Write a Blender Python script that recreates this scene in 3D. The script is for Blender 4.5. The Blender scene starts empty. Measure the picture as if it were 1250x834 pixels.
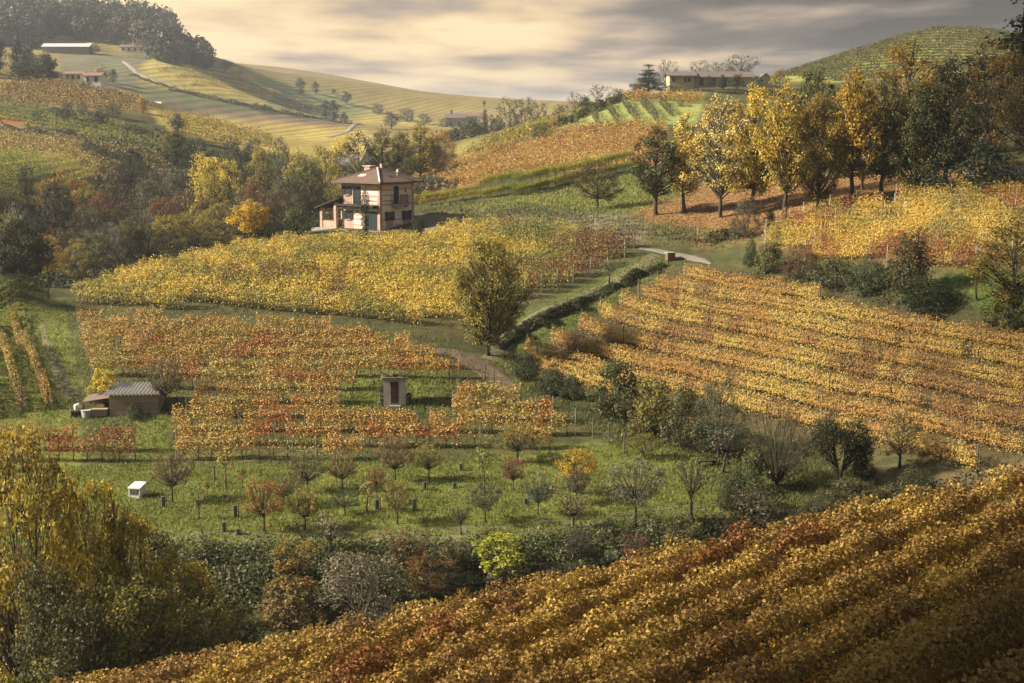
import bpy, math, random
import numpy as np
from math import radians, pi, tan, atan, sin, cos

SC = bpy.context.scene
COL = SC.collection
# ------------------------------------------------------------------ camera
F = 1700.0                     # focal length in pixels of the 1250 px wide photograph
CX, CY = 625.0, 417.0
PITCH = radians(8.92)
CAMZ = 60.0
cam_d = bpy.data.cameras.new('camera'); cam = bpy.data.objects.new('camera', cam_d); COL.objects.link(cam)
cam_d.sensor_width = 36.0; cam_d.lens = F/1250.0*36.0
cam_d.clip_start = 0.5; cam_d.clip_end = 12000
cam.location = (0, 0, CAMZ); cam.rotation_euler = (pi/2 - PITCH, 0, 0)
SC.camera = cam

def ray(u, v, p=PITCH):
    a = (u-CX)/F; b = -(v-CY)/F
    return a, cos(p)+b*sin(p), -sin(p)+b*cos(p)
def pt(u, v, D):               # point on a sight line at forward distance D
    dx, dy, dz = ray(u, v); t = D/dy
    return np.array((dx*t, D, CAMZ+dz*t))
def proj(x, y, z, p=PITCH):
    zz = z-CAMZ
    zc = y*cos(p) - zz*sin(p); yc = y*sin(p) + zz*cos(p)
    return CX+F*x/zc, CY-F*yc/zc
def ppm(D, v=417):             # pixels per metre
    dx, dy, dz = ray(CX, v); return F/(D/dy)
def old(x, y, z):
    u, v = proj(x, y, z, radians(10.9)); return (float(u), float(v), y)

# ------------------------------------------------------------------ terrain: surveyed points (direction, distance), thin-plate surface
CP = []
def cp(*a):
    CP.extend(a)
for x in (-45, -30, -18, -6, 6, 18, 30):                     # near hillside under the camera
    for y in (6, 12, 20, 30, 40):
        if abs(x) < 1.3*y+8: cp(old(x, y, 48.5+.24*x-.17*y))
for x in (-32, -16, -2, 8, 17, 28): cp(old(x, 46.5, 40.5+.24*x))
for x in (-32, -14, -2, 8, 19, 30): cp(old(x, 53, 37.0+.24*x))
for x, z in ((-36, 23), (-20, 25), (0, 28), (20, 31), (34, 33)): cp(old(x, 65, z))
for x, z in ((-32, 23.5), (-18, 26)): cp(old(x, 71, z))
# orchard bank and terrace
cp((-60,668,80),(60,668,80),(150,667,80),(300,667,80),(450,667,80),(600,663,80.5),(750,645,83),(880,632,86),(980,614,88.5),(1060,600,90),
   (300,700,77.6),(450,700,77.6),(600,698,78),(750,678,80.5),(200,742,75),(450,742,75),(600,732,76),(750,703,78.6),(880,668,82.5),(1000,640,85))
for u in (-60, 60, 150, 400, 650, 820): cp((u,610,88),(u,563,97))
# lower vineyard and the grass left of it
for u in (-60, 20, 90, 250, 400): cp((u,470,113),(u,430,121.5),(u,390,131.6))
cp((540,470,112.5),(540,430,121.5),(560,413,127),(580,440,121),(640,470,114),(700,515,105.5),(760,545,100),(620,435,124))
# right hillside vineyard: one inclined plane
for u, v in ((650,432),(720,470),(720,420),(800,480),(800,420),(800,360),(860,330),(900,520),(900,430),(1000,540),(1000,440),(1000,352),(1100,570),(1100,470),(1100,385),(1250,560),(1250,480),(1250,405),(1400,470)):
    s = (u-CX)/F*1.03; b = (v-CY)/F; q = tan(radians(10.9)+atan(b)); y = 48.5/(q+.2184*s+.1764)
    cp((u, v, y))
cp((1400,560,86),(1180,590,88.5))
# golden knoll with the house
for u in (150, 300, 450, 560): cp((u,381,134.5))
for u in (200, 300, 450, 600): cp((u,335,147.5))
cp((450,285,170),(520,284,170),(390,286,170),(600,300,160),(700,345,142),(700,300,155),(780,302,150),(660,380,132),(740,335,144),
   (65,364,139),(130,350,145),(200,333,151),(290,308,161),(20,372,132),(-60,372,132),(20,348,148))
for u, D, z in ((-40,180,32),(65,166,34),(200,180,36),(300,194,36),(390,205,37.5),(480,212,39)): cp(old((u-CX)/F*D, D, z))
cp((560,272,175),(700,268,167),(650,255,181),(800,256,167),(880,262,161),(950,262,156),(800,285,156),(860,300,150),(900,325,140),(870,322,143))
cp((700,236,195),(600,243,193),(520,250,191),(600,237,204),(760,222,206),(550,222,240),(600,206,258),(700,190,280),(800,190,272),
   (640,176,296),(700,153,312),(800,150,305),(750,126,335),(840,130,328),(770,117,347),(860,108,370),(920,112,365),(850,103,420))
for u, D, z in ((850,500,50),(640,380,42),(700,420,44),(760,430,48)): cp(old((u-CX)/F*D, D, z))
# right: woods, far vineyard hill
cp((1000,247,156),(1150,238,149),(1245,216,152),(1400,210,152),(1000,215,190),(900,232,190),(1100,188,205),(1250,160,205),(1100,140,265),(950,150,290),(1250,110,290),
   (930,300,142),(1000,320,134.5),(1240,300,126),(1150,300,129),(1150,342,121.5),(1060,270,145),(1400,290,126),
   (1000,100,420),(1100,75,440),(940,101,450),(1000,80,480),(1060,62,490),(1100,49,498),(1150,35,505),(1200,39,500),(1300,49,490),(1450,64,480),(900,112,470))
for u, D, z in ((950,620,48),(1150,640,60),(1300,640,58)): cp(old((u-CX)/F*D, D, z))
# left: valley and hills
for u, D, z in ((-40,215,31),(100,205,31),(250,220,32),(400,245,34),(100,238,32),(300,275,32.5),(450,285,36)): cp(old((u-CX)/F*D, D, z))
cp((0,240,232),(60,215,255),(0,195,265),(120,214,262),(60,190,275),(100,180,290),(170,190,285),(230,200,285),(0,165,300),(60,150,320),(170,166,322),
   (240,186,318),(0,130,340),(60,115,370),(0,105,382),(150,118,372),(178,129,360),(40,100,400),(-80,100,390),(-80,165,300),(-80,240,230),
   (115,101,520),(200,138,440),(90,80,660),(200,77,690),(180,69,750),(85,67,720),(270,79,800),(-60,60,700),
   (60,34,880),(150,32,900),(220,56,870),(0,30,850),(-80,28,850),(300,84,1000),(400,95,1000),(430,135,900),(540,153,850),
   (350,140,740),(300,110,830),(250,150,590),(400,166,590),(300,180,450),(420,196,410),(480,171,560),(200,150,470),(150,131,490),(230,121,620),
   (500,190,370),(560,171,520),(620,151,700))
for u, D, z in ((-60,1150,70),(60,1150,72),(150,1150,70),(250,1100,52)): cp(old((u-CX)/F*D, D, z))
cp((350,83,1500),(450,100,1500),(585,129,1600),(300,79,1500),(500,122,1250),(650,134,1500),(200,70,1500))
for u in (-200, 200, 600, 900, 1400): cp(old((u-CX)/F*2600, 2600, -120)); cp(old((u-CX)/F*5000, 5000, -230))
for u in (750, 1000, 1400): cp(old((u-CX)/F*1500, 1500, 10)); cp(old((u-CX)/F*900, 900, 40))

def _ctrl():
    A = np.array([pt(u, v, D) for u, v, D in CP])
    S = A[:, 0]/A[:, 1]; T = np.log(A[:, 1]); Q = (A[:, 2]-CAMZ)/A[:, 1]
    return S, T, Q
S0, T0, Q0 = _ctrl()
def _phi(r2): return np.where(r2 > 0, .5*r2*np.log(r2+1e-12), 0)
_n = len(S0)
_K = _phi((S0[:, None]-S0)**2+(T0[:, None]-T0)**2) + np.eye(_n)*2e-5
_P = np.stack([np.ones(_n), S0, T0], 1)
_A = np.block([[_K, _P], [_P.T, np.zeros((3, 3))]])
_w = np.linalg.solve(_A, np.concatenate([Q0, np.zeros(3)]))
GS = np.concatenate([np.linspace(-1.3, -.45, 40, endpoint=False), np.linspace(-.45, .45, 361), np.linspace(.45, 1.3, 41)[1:]])
GT = np.concatenate([np.linspace(math.log(3.5), math.log(60), 200, endpoint=False), np.linspace(math.log(60), math.log(400), 300, endpoint=False), np.linspace(math.log(400), math.log(5200), 150)])
def vnoise(x, y, seed=0):      # smooth value noise
    xi = np.floor(x).astype(np.int64); yi = np.floor(y).astype(np.int64)
    fx = x-xi; fy = y-yi; fx = fx*fx*(3-2*fx); fy = fy*fy*(3-2*fy)
    def h(a, b):
        n = (a*374761393+b*668265263+seed*1442695041) & 0x7fffffff
        n = ((n ^ (n >> 13))*1274126177) & 0x7fffffff
        return ((n ^ (n >> 16)) & 0xffff)/65535.0
    return (h(xi, yi)*(1-fx)+h(xi+1, yi)*fx)*(1-fy)+(h(xi, yi+1)*(1-fx)+h(xi+1, yi+1)*fx)*fy
def _grid():
    s, t = np.meshgrid(GS, GT, indexing='ij')
    sf = s.ravel(); tf = t.ravel(); out = np.zeros_like(sf)
    scl = np.clip(sf, -.5, .5)                               # beyond the surveyed fan the ground just carries on
    for i in range(0, len(sf), 20000):
        a = scl[i:i+20000]; b = tf[i:i+20000]
        out[i:i+20000] = _phi((a[:, None]-S0)**2+(b[:, None]-T0)**2)@_w[:_n] + _w[_n]+_w[_n+1]*a+_w[_n+2]*b
    y = np.exp(tf); x = sf*y; z = CAMZ+out*y
    amp = np.clip((y-10)/80, 0, 1)
    z += amp*((vnoise(x/2.3, y/2.3, 1)-.5)*.22+(vnoise(x/.8, y/.8, 2)-.5)*.07)
    return x.reshape(s.shape), y.reshape(s.shape), z.reshape(s.shape)
GX, GY, GZ = _grid()
def ground(x, y):
    x = np.asarray(x, float); y = np.maximum(np.asarray(y, float), 3.6)
    s = np.clip(x/y, GS[0], GS[-1]-1e-6); t = np.clip(np.log(y), GT[0], GT[-1]-1e-6)
    i = np.clip(np.searchsorted(GS, s, 'right')-1, 0, len(GS)-2); j = np.clip(np.searchsorted(GT, t, 'right')-1, 0, len(GT)-2)
    a = (s-GS[i])/(GS[i+1]-GS[i]); ey = np.exp(GT); b = (np.clip(y, ey[0], ey[-1])-ey[j])/(ey[j+1]-ey[j])
    return (GZ[i, j]*(1-a)+GZ[i+1, j]*a)*(1-b)+(GZ[i, j+1]*(1-a)+GZ[i+1, j+1]*a)*b
_TT = np.exp(np.linspace(math.log(8), math.log(2500), 2600))
def hit(u, v, lo=8, hi=2500):  # where a sight line meets the ground
    dx, dy, dz = ray(u, v); D = _TT[(_TT >= lo) & (_TT <= hi)]
    g = ground(dx/dy*D, D); below = (CAMZ+dz/dy*D) <= g
    k = int(np.argmax(below)) if below.any() else int(np.argmin(CAMZ+dz/dy*D-g))
    return np.array((dx/dy*D[k], D[k], g[k]))

# ------------------------------------------------------------------ object helpers
def mesh_np(name, V, faces_n, idx, attr=None, mat=None, smooth=False):
    me = bpy.data.meshes.new(name)
    nf = len(idx)//faces_n
    me.vertices.add(len(V)); me.vertices.foreach_set('co', np.ascontiguousarray(V, np.float32).ravel())
    me.loops.add(len(idx)); me.loops.foreach_set('vertex_index', np.ascontiguousarray(idx, np.int32))
    me.polygons.add(nf); me.polygons.foreach_set('loop_start', np.arange(0, nf*faces_n, faces_n, dtype=np.int32))
    if smooth: me.polygons.foreach_set('use_smooth', np.ones(nf, bool))
    if attr is not None:
        for an, arr in attr.items():
            at = me.attributes.new(an, 'FLOAT_COLOR', 'POINT')
            c = np.ones((len(V), 4), np.float32); c[:, :arr.shape[1]] = arr
            at.data.foreach_set('color', c.ravel())
    if mat: me.materials.append(mat)
    me.update(calc_edges=True)
    return me
def link(name, me, parent=None, loc=(0,0,0)):
    o = bpy.data.objects.new(name, me); COL.objects.link(o); o.location = loc
    if parent: o.parent = parent
    return o
def tag(o, label=None, cat=None, group=None, kind=None):
    if label: o['label'] = label
    if cat: o['category'] = cat
    if group: o['group'] = group
    if kind: o['kind'] = kind
    return o
def thing(name, label, cat, loc=(0,0,0), rz=0.0, group=None):
    o = bpy.data.objects.new(name, None); COL.objects.link(o); o.empty_display_size = .3
    o.location = loc; o.rotation_euler = (0, 0, rz)
    return tag(o, label, cat, group)

class MB:                      # mesh builder of plain solids with mixed face sizes
    def __init__(s): s.v = []; s.f = []
    def add(s, V, Fc):
        n = len(s.v); s.v += [tuple(map(float, p)) for p in V]; s.f += [tuple(i+n for i in f) for f in Fc]; return s
    def box(s, x0, y0, z0, x1, y1, z1):
        return s.add([(x0,y0,z0),(x1,y0,z0),(x1,y1,z0),(x0,y1,z0),(x0,y0,z1),(x1,y0,z1),(x1,y1,z1),(x0,y1,z1)],
                     [(0,3,2,1),(4,5,6,7),(0,1,5,4),(1,2,6,5),(2,3,7,6),(3,0,4,7)])
    def cbox(s, c, d): return s.box(c[0]-d[0]/2, c[1]-d[1]/2, c[2]-d[2]/2, c[0]+d[0]/2, c[1]+d[1]/2, c[2]+d[2]/2)
    def tube(s, pts, rad, n=6, cap=True):
        P = np.array(pts, float); R = np.broadcast_to(np.array(rad, float), (len(P),)); V, Fq = tube_np(P, R, n)
        s.add(V, [tuple(q) for q in Fq])
        if cap: b = len(s.v)-len(V); s.f.append(tuple(b+i for i in range(n))[::-1]); s.f.append(tuple(b+(len(P)-1)*n+i for i in range(n)))
        return s
    def prism(s, poly, z0, z1):   # poly list of xy
        n = len(poly)
        return s.add([(x,y,z0) for x,y in poly]+[(x,y,z1) for x,y in poly],
                     [tuple(range(n))[::-1], tuple(range(n,2*n))]+[(i,(i+1)%n,(i+1)%n+n,i+n) for i in range(n)])
    def build(s, name, mat, parent=None, loc=(0,0,0), smooth=False, bevel=0):
        me = bpy.data.meshes.new(name); me.from_pydata(s.v, [], s.f); me.materials.append(mat)
        if smooth: me.polygons.foreach_set('use_smooth', [True]*len(me.polygons))
        me.update(); o = link(name, me, parent, loc)
        if bevel:
            m = o.modifiers.new('b', 'BEVEL'); m.width = bevel; m.segments = 2
        return o
def tube_np(P, R, n=5):
    d = np.gradient(P, axis=0); d /= np.linalg.norm(d, axis=1)[:, None]+1e-9
    up = np.where(np.abs(d[:, 2:3]) > .9, np.array([[1., 0, 0]]), np.array([[0, 0, 1.]]))
    a = np.cross(d, up); a /= np.linalg.norm(a, axis=1)[:, None]+1e-9; b = np.cross(d, a)
    th = np.arange(n)*2*pi/n
    V = P[:, None]+R[:, None, None]*(a[:, None]*np.cos(th)[None, :, None]+b[:, None]*np.sin(th)[None, :, None])
    m = len(P); i = np.arange(m-1)[:, None]*n; k = np.arange(n)[None]; k2 = (k+1) % n
    Fq = np.stack([i+k, i+k2, i+n+k2, i+n+k], -1).reshape(-1, 4)
    return V.reshape(-1, 3), Fq

def leaf_cloud(P, size, rng, bias=None, biasw=.0, aspect=.75):
    """one small folded leaf blade per point"""
    n = len(P)
    N = rng.normal(size=(n, 3)); N /= np.linalg.norm(N, axis=1)[:, None]
    if bias is not None:
        N = N*(1-biasw)+bias*biasw; N /= np.linalg.norm(N, axis=1)[:, None]+1e-9
    T = rng.normal(size=(n, 3)); T -= N*(T*N).sum(1)[:, None]; T /= np.linalg.norm(T, axis=1)[:, None]+1e-9
    B = np.cross(N, T); s = np.broadcast_to(size, (n,))[:, None]
    a = P-T*s*.5; c = P+T*s*.5; m = P-T*s*.06; f = N*s*.13
    b = m+B*s*.5*aspect+f; d = m-B*s*.5*aspect+f
    return np.stack([a, b, c, d], 1).reshape(-1, 3)
def leaf_mesh(name, P, size, val, rng, mat, bias=None, biasw=0., aspect=.75):
    V = leaf_cloud(P, size, rng, bias, biasw, aspect)
    return mesh_np(name, V, 4, np.arange(len(V)), {'leafv': np.repeat(val, 4, axis=0)}, mat)
def inpoly(x, y, poly):
    x = np.asarray(x); y = np.asarray(y); r = np.zeros(x.shape, bool); n = len(poly)
    for i in range(n):
        x0, y0 = poly[i]; x1, y1 = poly[(i+1) % n]
        c = ((y0 > y) != (y1 > y)); 
        r ^= c & (x < (x1-x0)*(y-y0)/((y1-y0) if y1 != y0 else 1e-9)+x0)
    return r
def polydist(x, y, poly):
    d = np.full(np.shape(x), 1e9); n = len(poly)
    for i in range(n):
        x0, y0 = poly[i]; x1, y1 = poly[(i+1) % n]; dx = x1-x0; dy = y1-y0; L = dx*dx+dy*dy+1e-9
        t = np.clip(((x-x0)*dx+(y-y0)*dy)/L, 0, 1); d = np.minimum(d, np.hypot(x-x0-t*dx, y-y0-t*dy))
    return d
def wpoly(pts, lo=8, hi=2500): return [tuple(hit(u, v, lo, hi)[:2]) for u, v in pts]
# ------------------------------------------------------------------ materials
def newmat(name):
    m = bpy.data.materials.new(name); m.use_nodes = True; nt = m.node_tree; nt.nodes.clear()
    out = nt.nodes.new('ShaderNodeOutputMaterial'); return m, nt, out
def nd(nt, t, **k):
    n = nt.nodes.new(t)
    for a, b in k.items(): setattr(n, a, b)
    return n
def mixrgb(nt, fac, a, b, mode='MIX'):
    n = nd(nt, 'ShaderNodeMix', data_type='RGBA', blend_type=mode)
    for s, v in ((0, fac), (6, a), (7, b)):
        if hasattr(v, 'links'): nt.links.new(v, n.inputs[s])
        else: n.inputs[s].default_value = v if s == 0 else (*v, 1) if len(v) == 3 else v
    return n.outputs[2]
def noise(nt, scale, detail=3, rough=.55, vec=None):
    n = nd(nt, 'ShaderNodeTexNoise'); n.inputs['Scale'].default_value = scale; n.inputs['Detail'].default_value = detail; n.inputs['Roughness'].default_value = rough
    if vec is None: vec = nd(nt, 'ShaderNodeTexCoord').outputs['Object']
    nt.links.new(vec, n.inputs['Vector']); return n.outputs['Fac']
def ramp(nt, fac, stops):
    n = nd(nt, 'ShaderNodeValToRGB'); e = n.color_ramp.elements
    while len(e) < len(stops): e.new(.5)
    for k, (p, c) in enumerate(stops): e[k].position = p; e[k].color = (*c, 1) if len(c) == 3 else c
    nt.links.new(fac, n.inputs[0]); return n.outputs[0]
def plain(name, c, c2=None, scale=4, rough=.85, bump=.0, bscale=30, spec=.25, metal=0):
    m, nt, out = newmat(name); p = nd(nt, 'ShaderNodeBsdfPrincipled'); nt.links.new(p.outputs[0], out.inputs[0])
    p.inputs['Roughness'].default_value = rough; p.inputs['Specular IOR Level'].default_value = spec; p.inputs['Metallic'].default_value = metal
    c2 = c2 or tuple(x*.7 for x in c)
    f = noise(nt, scale, 5, .65); col = ramp(nt, f, [(.32, c2), (.62, c)])
    f2 = noise(nt, scale*7, 3, .6); col = mixrgb(nt, .35, col, ramp(nt, f2, [(.3, tuple(x*.75 for x in c)), (.7, tuple(min(1, x*1.2) for x in c))]))
    nt.links.new(col, p.inputs['Base Color'])
    if bump:
        b = nd(nt, 'ShaderNodeBump'); b.inputs['Strength'].default_value = bump; b.inputs['Distance'].default_value = .03
        nt.links.new(noise(nt, bscale, 4), b.inputs['Height']); nt.links.new(b.outputs[0], p.inputs['Normal'])
    return m
def leaf_material(name, transl=.35, rough=.55):
    """leaf blades: three leaf colours held by each plant (leaf_a / leaf_b / leaf_c), mixed leaf by leaf"""
    m, nt, out = newmat(name)
    at = nd(nt, 'ShaderNodeAttribute', attribute_name='leafv'); sp = nd(nt, 'ShaderNodeSeparateColor'); nt.links.new(at.outputs['Color'], sp.inputs[0])
    A = [nd(nt, 'ShaderNodeAttribute', attribute_type='OBJECT', attribute_name='leaf_'+k).outputs['Color'] for k in 'abc']
    col = mixrgb(nt, sp.outputs[0], A[0], A[1]); col = mixrgb(nt, sp.outputs[2], col, A[2])
    hsv = nd(nt, 'ShaderNodeHueSaturation'); nt.links.new(col, hsv.inputs['Color']); nt.links.new(sp.outputs[1], hsv.inputs['Value'])
    d = nd(nt, 'ShaderNodeBsdfPrincipled'); d.inputs['Roughness'].default_value = rough; d.inputs['Specular IOR Level'].default_value = .3
    t = nd(nt, 'ShaderNodeBsdfTranslucent'); mx = nd(nt, 'ShaderNodeMixShader'); mx.inputs[0].default_value = transl
    nt.links.new(hsv.outputs[0], d.inputs['Base Color']); nt.links.new(hsv.outputs[0], t.inputs[0])
    nt.links.new(d.outputs[0], mx.inputs[1]); nt.links.new(t.outputs[0], mx.inputs[2]); nt.links.new(mx.outputs[0], out.inputs[0])
    return m
LEAF = leaf_material('leaf blades'); VINE = leaf_material('vine leaves', .28)
GRASSM = leaf_material('grass blades', .3)
BARK = plain('dark bark', (.075, .058, .042), (.03, .023, .017), 6, .95, .6, 25)
TWIG = plain('pale twigs', (.12, .095, .07), (.07, .055, .04), 6, .95)
POSTC = plain('concrete post', (.42, .40, .36), (.28, .26, .23), 5, .9, .2)
POSTW = plain('grey wooden post', (.16, .13, .10), (.08, .065, .05), 6, .95, .4)
WIRE = plain('galvanised wire', (.55, .55, .52), (.4, .4, .38), 5, .5, metal=.4)
def leafcols(o, a, b=None, c=None):
    o['leaf_a'] = [float(x) for x in a]; o['leaf_b'] = [float(x) for x in (b or a)]; o['leaf_c'] = [float(x) for x in (c or b or a)]

# ------------------------------------------------------------------ ground sheet
def ground_colour():
    x, y, z = GX.ravel(), GY.ravel(), GZ.ravel(); u, v = proj(x, y, z)
    rng = np.random.default_rng(3)
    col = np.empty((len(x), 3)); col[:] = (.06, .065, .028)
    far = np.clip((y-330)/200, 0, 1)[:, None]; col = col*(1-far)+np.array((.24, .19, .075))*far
    wob = (vnoise(u/9, v/5, 5)-.5)*8
    def zone(poly, lo, hi, c, feather=4, jitter=1.):
        nonlocal col
        P = np.array(poly, float); b = feather+12
        k = np.where((y > lo) & (y < hi) & (u > P[:, 0].min()-b) & (u < P[:, 0].max()+b) & (v > P[:, 1].min()-b) & (v < P[:, 1].max()+b))[0]
        if not len(k): return
        d = polydist(u[k], v[k], poly); d = np.where(inpoly(u[k], v[k], poly), d, -d)+wob[k]*jitter*feather/6
        w = np.clip(.5+d/(2*feather), 0, 1)[:, None]
        col[k] = col[k]*(1-w)+np.array(c)*w
    GR = (.125, .14, .034); GD = (.06, .085, .022)
    col[y < 62] = (.055, .05, .03)
    zone([(-400,900),(-400,640),(150,668),(600,664),(880,633),(1100,606),(1300,590),(1300,900)], 62, 92, (.045, .055, .022), 3)
    zone([(-400,668),(-400,350),(75,366),(95,450),(110,560),(720,540),(1000,560),(1080,600),(880,633),(600,664),(150,668)], 76, 150, GR, 4)
    zone([(88,382),(560,410),(720,540),(560,566),(100,570)], 90, 150, (.07, .075, .028), 4)
    zone([(415,452),(550,448),(556,500),(420,502)], 90, 130, (.11, .125, .03), 5)
    zone([(100,500),(235,490),(225,540),(150,520)], 90, 125, (.06, .07, .03), 5)
    zone([(165,505),(212,500),(210,570),(160,580)], 90, 125, GR, 4)
    zone([(60,375),(300,384),(560,402),(700,346),(790,302),(560,272),(385,283),(130,350)], 128, 180, (.07, .065, .028), 4)
    zone([(640,433),(815,330),(880,325),(1260,405),(1260,580),(1000,550),(720,485)], 84, 150, (.075, .062, .03), 3)
    zone([(600,400),(720,345),(790,312),(825,322),(720,385),(620,450),(600,440)], 115, 160, (.10, .125, .035), 4)
    zone([(1050,600),(1060,570),(1150,578),(1260,560),(1260,600)], 80, 100, (.13, .10, .06), 5)
    zone([(820,560),(900,520),(1000,545),(1080,600),(900,625)], 80, 110, (.05, .06, .022), 8)
    zone([(515,262),(640,252),(760,262),(830,300),(775,296),(650,276),(510,286)], 150, 200, (.19, .165, .11), 3)
    zone([(560,256),(600,246),(700,224),(800,205),(850,240),(800,262),(640,252)], 160, 240, (.15, .165, .04), 4)
    zone([(770,262),(860,225),(1000,215),(1260,200),(1260,240),(1050,250),(960,272),(900,295),(850,300)], 130, 230, (.28, .165, .075), 6)
    zone([(790,268),(850,275),(905,290),(890,305),(850,300),(790,300)], 130, 180, (.11, .11, .045), 5)
    zone([(905,300),(965,262),(1260,232),(1260,330),(1100,330)], 118, 160, (.13, .10, .04), 4)
    zone([(1120,350),(1180,330),(1260,335),(1260,400),(1180,372)], 108, 135, (.075, .11, .028), 5)
    zone([(440,232),(600,186),(700,155),(815,150),(810,205),(600,215),(560,232)], 225, 330, (.30, .17, .07), 3)
    zone([(670,155),(760,122),(860,124),(850,152)], 280, 370, (.26, .29, .09), 3)
    zone([(540,180),(690,140),(760,112),(860,112),(860,126),(755,124),(690,152),(560,196)], 250, 380, (.22, .19, .06), 3)
    # left hills
    zone([(-400,262),(-400,185),(0,184),(125,225),(100,262)], 220, 290, (.065, .07, .025), 3)
    zone([(-400,190),(-400,152),(0,158),(250,206),(180,228),(120,218),(0,184)], 255, 330, (.22, .16, .05), 3)
    zone([(-400,155),(-400,122),(0,124),(260,185),(250,205),(90,172),(0,150)], 290, 370, (.13, .15, .045), 3)
    zone([(-20,135),(0,138),(60,156),(0,152)], 290, 340, (.28, .13, .04), 2)
    zone([(-400,128),(-400,95),(90,97),(185,128),(175,140),(0,124)], 330, 420, (.19, .14, .06), 3)
    zone([(70,66),(180,68),(270,85),(140,112),(80,98)], 420, 820, (.15, .145, .10), 2)
    zone([(185,68),(310,85),(440,130),(540,155),(430,152),(250,128),(160,92)], 330, 1010, (.36, .30, .10), 3)
    zone([(150,100),(260,118),(420,150),(330,148),(180,122)], 330, 860, (.13, .15, .08), 2)
    zone([(195,124),(280,133),(420,150),(445,154),(300,153),(220,140)], 330, 860, (.17, .125, .11), 2)
    zone([(180,132),(240,140),(440,158),(500,175),(440,200),(320,186),(200,160)], 300, 700, (.36, .28, .09), 3)
    zone([(290,100),(330,98),(420,118),(450,138),(400,146),(330,128)], 600, 1000, (.19, .22, .10), 3)
    zone([(185,88),(240,92),(340,110),(330,122),(240,108)], 600, 1000, (.42, .33, .10), 2)
    zone([(270,80),(330,85),(420,104),(600,132),(600,150),(500,140),(430,128),(330,96)], 980, 1700, (.25, .185, .15), 2)
    # right far vineyard hill
    zone([(925,100),(1010,70),(1100,40),(1150,26),(1205,36),(1330,40),(1330,110)], 400, 520, (.24, .25, .06), 2)
    k = 1+.35*(vnoise(x/14, y/14, 7)-.5)+.3*(vnoise(x/4, y/4, 8)-.5); col *= k[:, None]
    dry = np.clip(vnoise(x/3.1, y/1.7, 9)*1.6-.75, 0, 1)[:, None]*.45
    col = col*(1-dry)+np.array((.19, .15, .06))*dry*.8+col*dry*.2
    return np.clip(col, .01, .8)
def ground_material():
    m, nt, out = newmat('grass and soil'); p = nd(nt, 'ShaderNodeBsdfPrincipled'); nt.links.new(p.outputs[0], out.inputs[0])
    p.inputs['Roughness'].default_value = .95; p.inputs['Specular IOR Level'].default_value = .1
    at = nd(nt, 'ShaderNodeAttribute', attribute_name='soil').outputs['Color']
    a = mixrgb(nt, .8, at, ramp(nt, noise(nt, 1.1, 6, .7), [(.3, (.5, .5, .5)), (.7, (1.45, 1.4, 1.3))]), 'MULTIPLY')
    a = mixrgb(nt, .6, a, ramp(nt, noise(nt, 9, 3, .7), [(.3, (.6, .6, .6)), (.7, (1.35, 1.35, 1.3))]), 'MULTIPLY')
    # crop lines of the distant fields
    g = nd(nt, 'ShaderNodeNewGeometry').outputs['Position']; sp = nd(nt, 'ShaderNodeSeparateXYZ'); nt.links.new(g, sp.inputs[0])
    mp = nd(nt, 'ShaderNodeMapping'); mp.inputs['Rotation'].default_value = (0, 0, .5); nt.links.new(g, mp.inputs[0])
    wv = nd(nt, 'ShaderNodeTexWave'); nt.links.new(mp.outputs[0], wv.inputs[0]); wv.inputs['Scale'].default_value = .045; wv.inputs['Distortion'].default_value = 5; wv.inputs['Detail'].default_value = 2; wv.inputs['Detail Scale'].default_value = .12
    mr = nd(nt, 'ShaderNodeMapRange'); nt.links.new(sp.outputs[1], mr.inputs[0]); mr.inputs[1].default_value = 350; mr.inputs[2].default_value = 480; mr.inputs[4].default_value = .55
    a = mixrgb(nt, mr.outputs[0], a, ramp(nt, wv.outputs[1], [(.25, (.55, .58, .5)), (.6, (1.2, 1.18, 1.1))]), 'MULTIPLY')
    nt.links.new(a, p.inputs['Base Color'])
    b = nd(nt, 'ShaderNodeBump'); b.inputs['Strength'].default_value = .7; b.inputs['Distance'].default_value = .15
    nt.links.new(noise(nt, 4, 5, .7), b.inputs['Height']); nt.links.new(b.outputs[0], p.inputs['Normal'])
    return m
def build_ground():
    ni, nj = GX.shape; i = np.arange(ni-1)[:, None]*nj; j = np.arange(nj-1)[None]
    f = np.stack([i+j, i+nj+j, i+nj+j+1, i+j+1], -1).reshape(-1)
    V = np.stack([GX.ravel(), GY.ravel(), GZ.ravel()], 1)
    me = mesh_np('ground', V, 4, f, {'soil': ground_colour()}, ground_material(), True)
    tag(link('ground', me), kind='structure')
build_ground()
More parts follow.
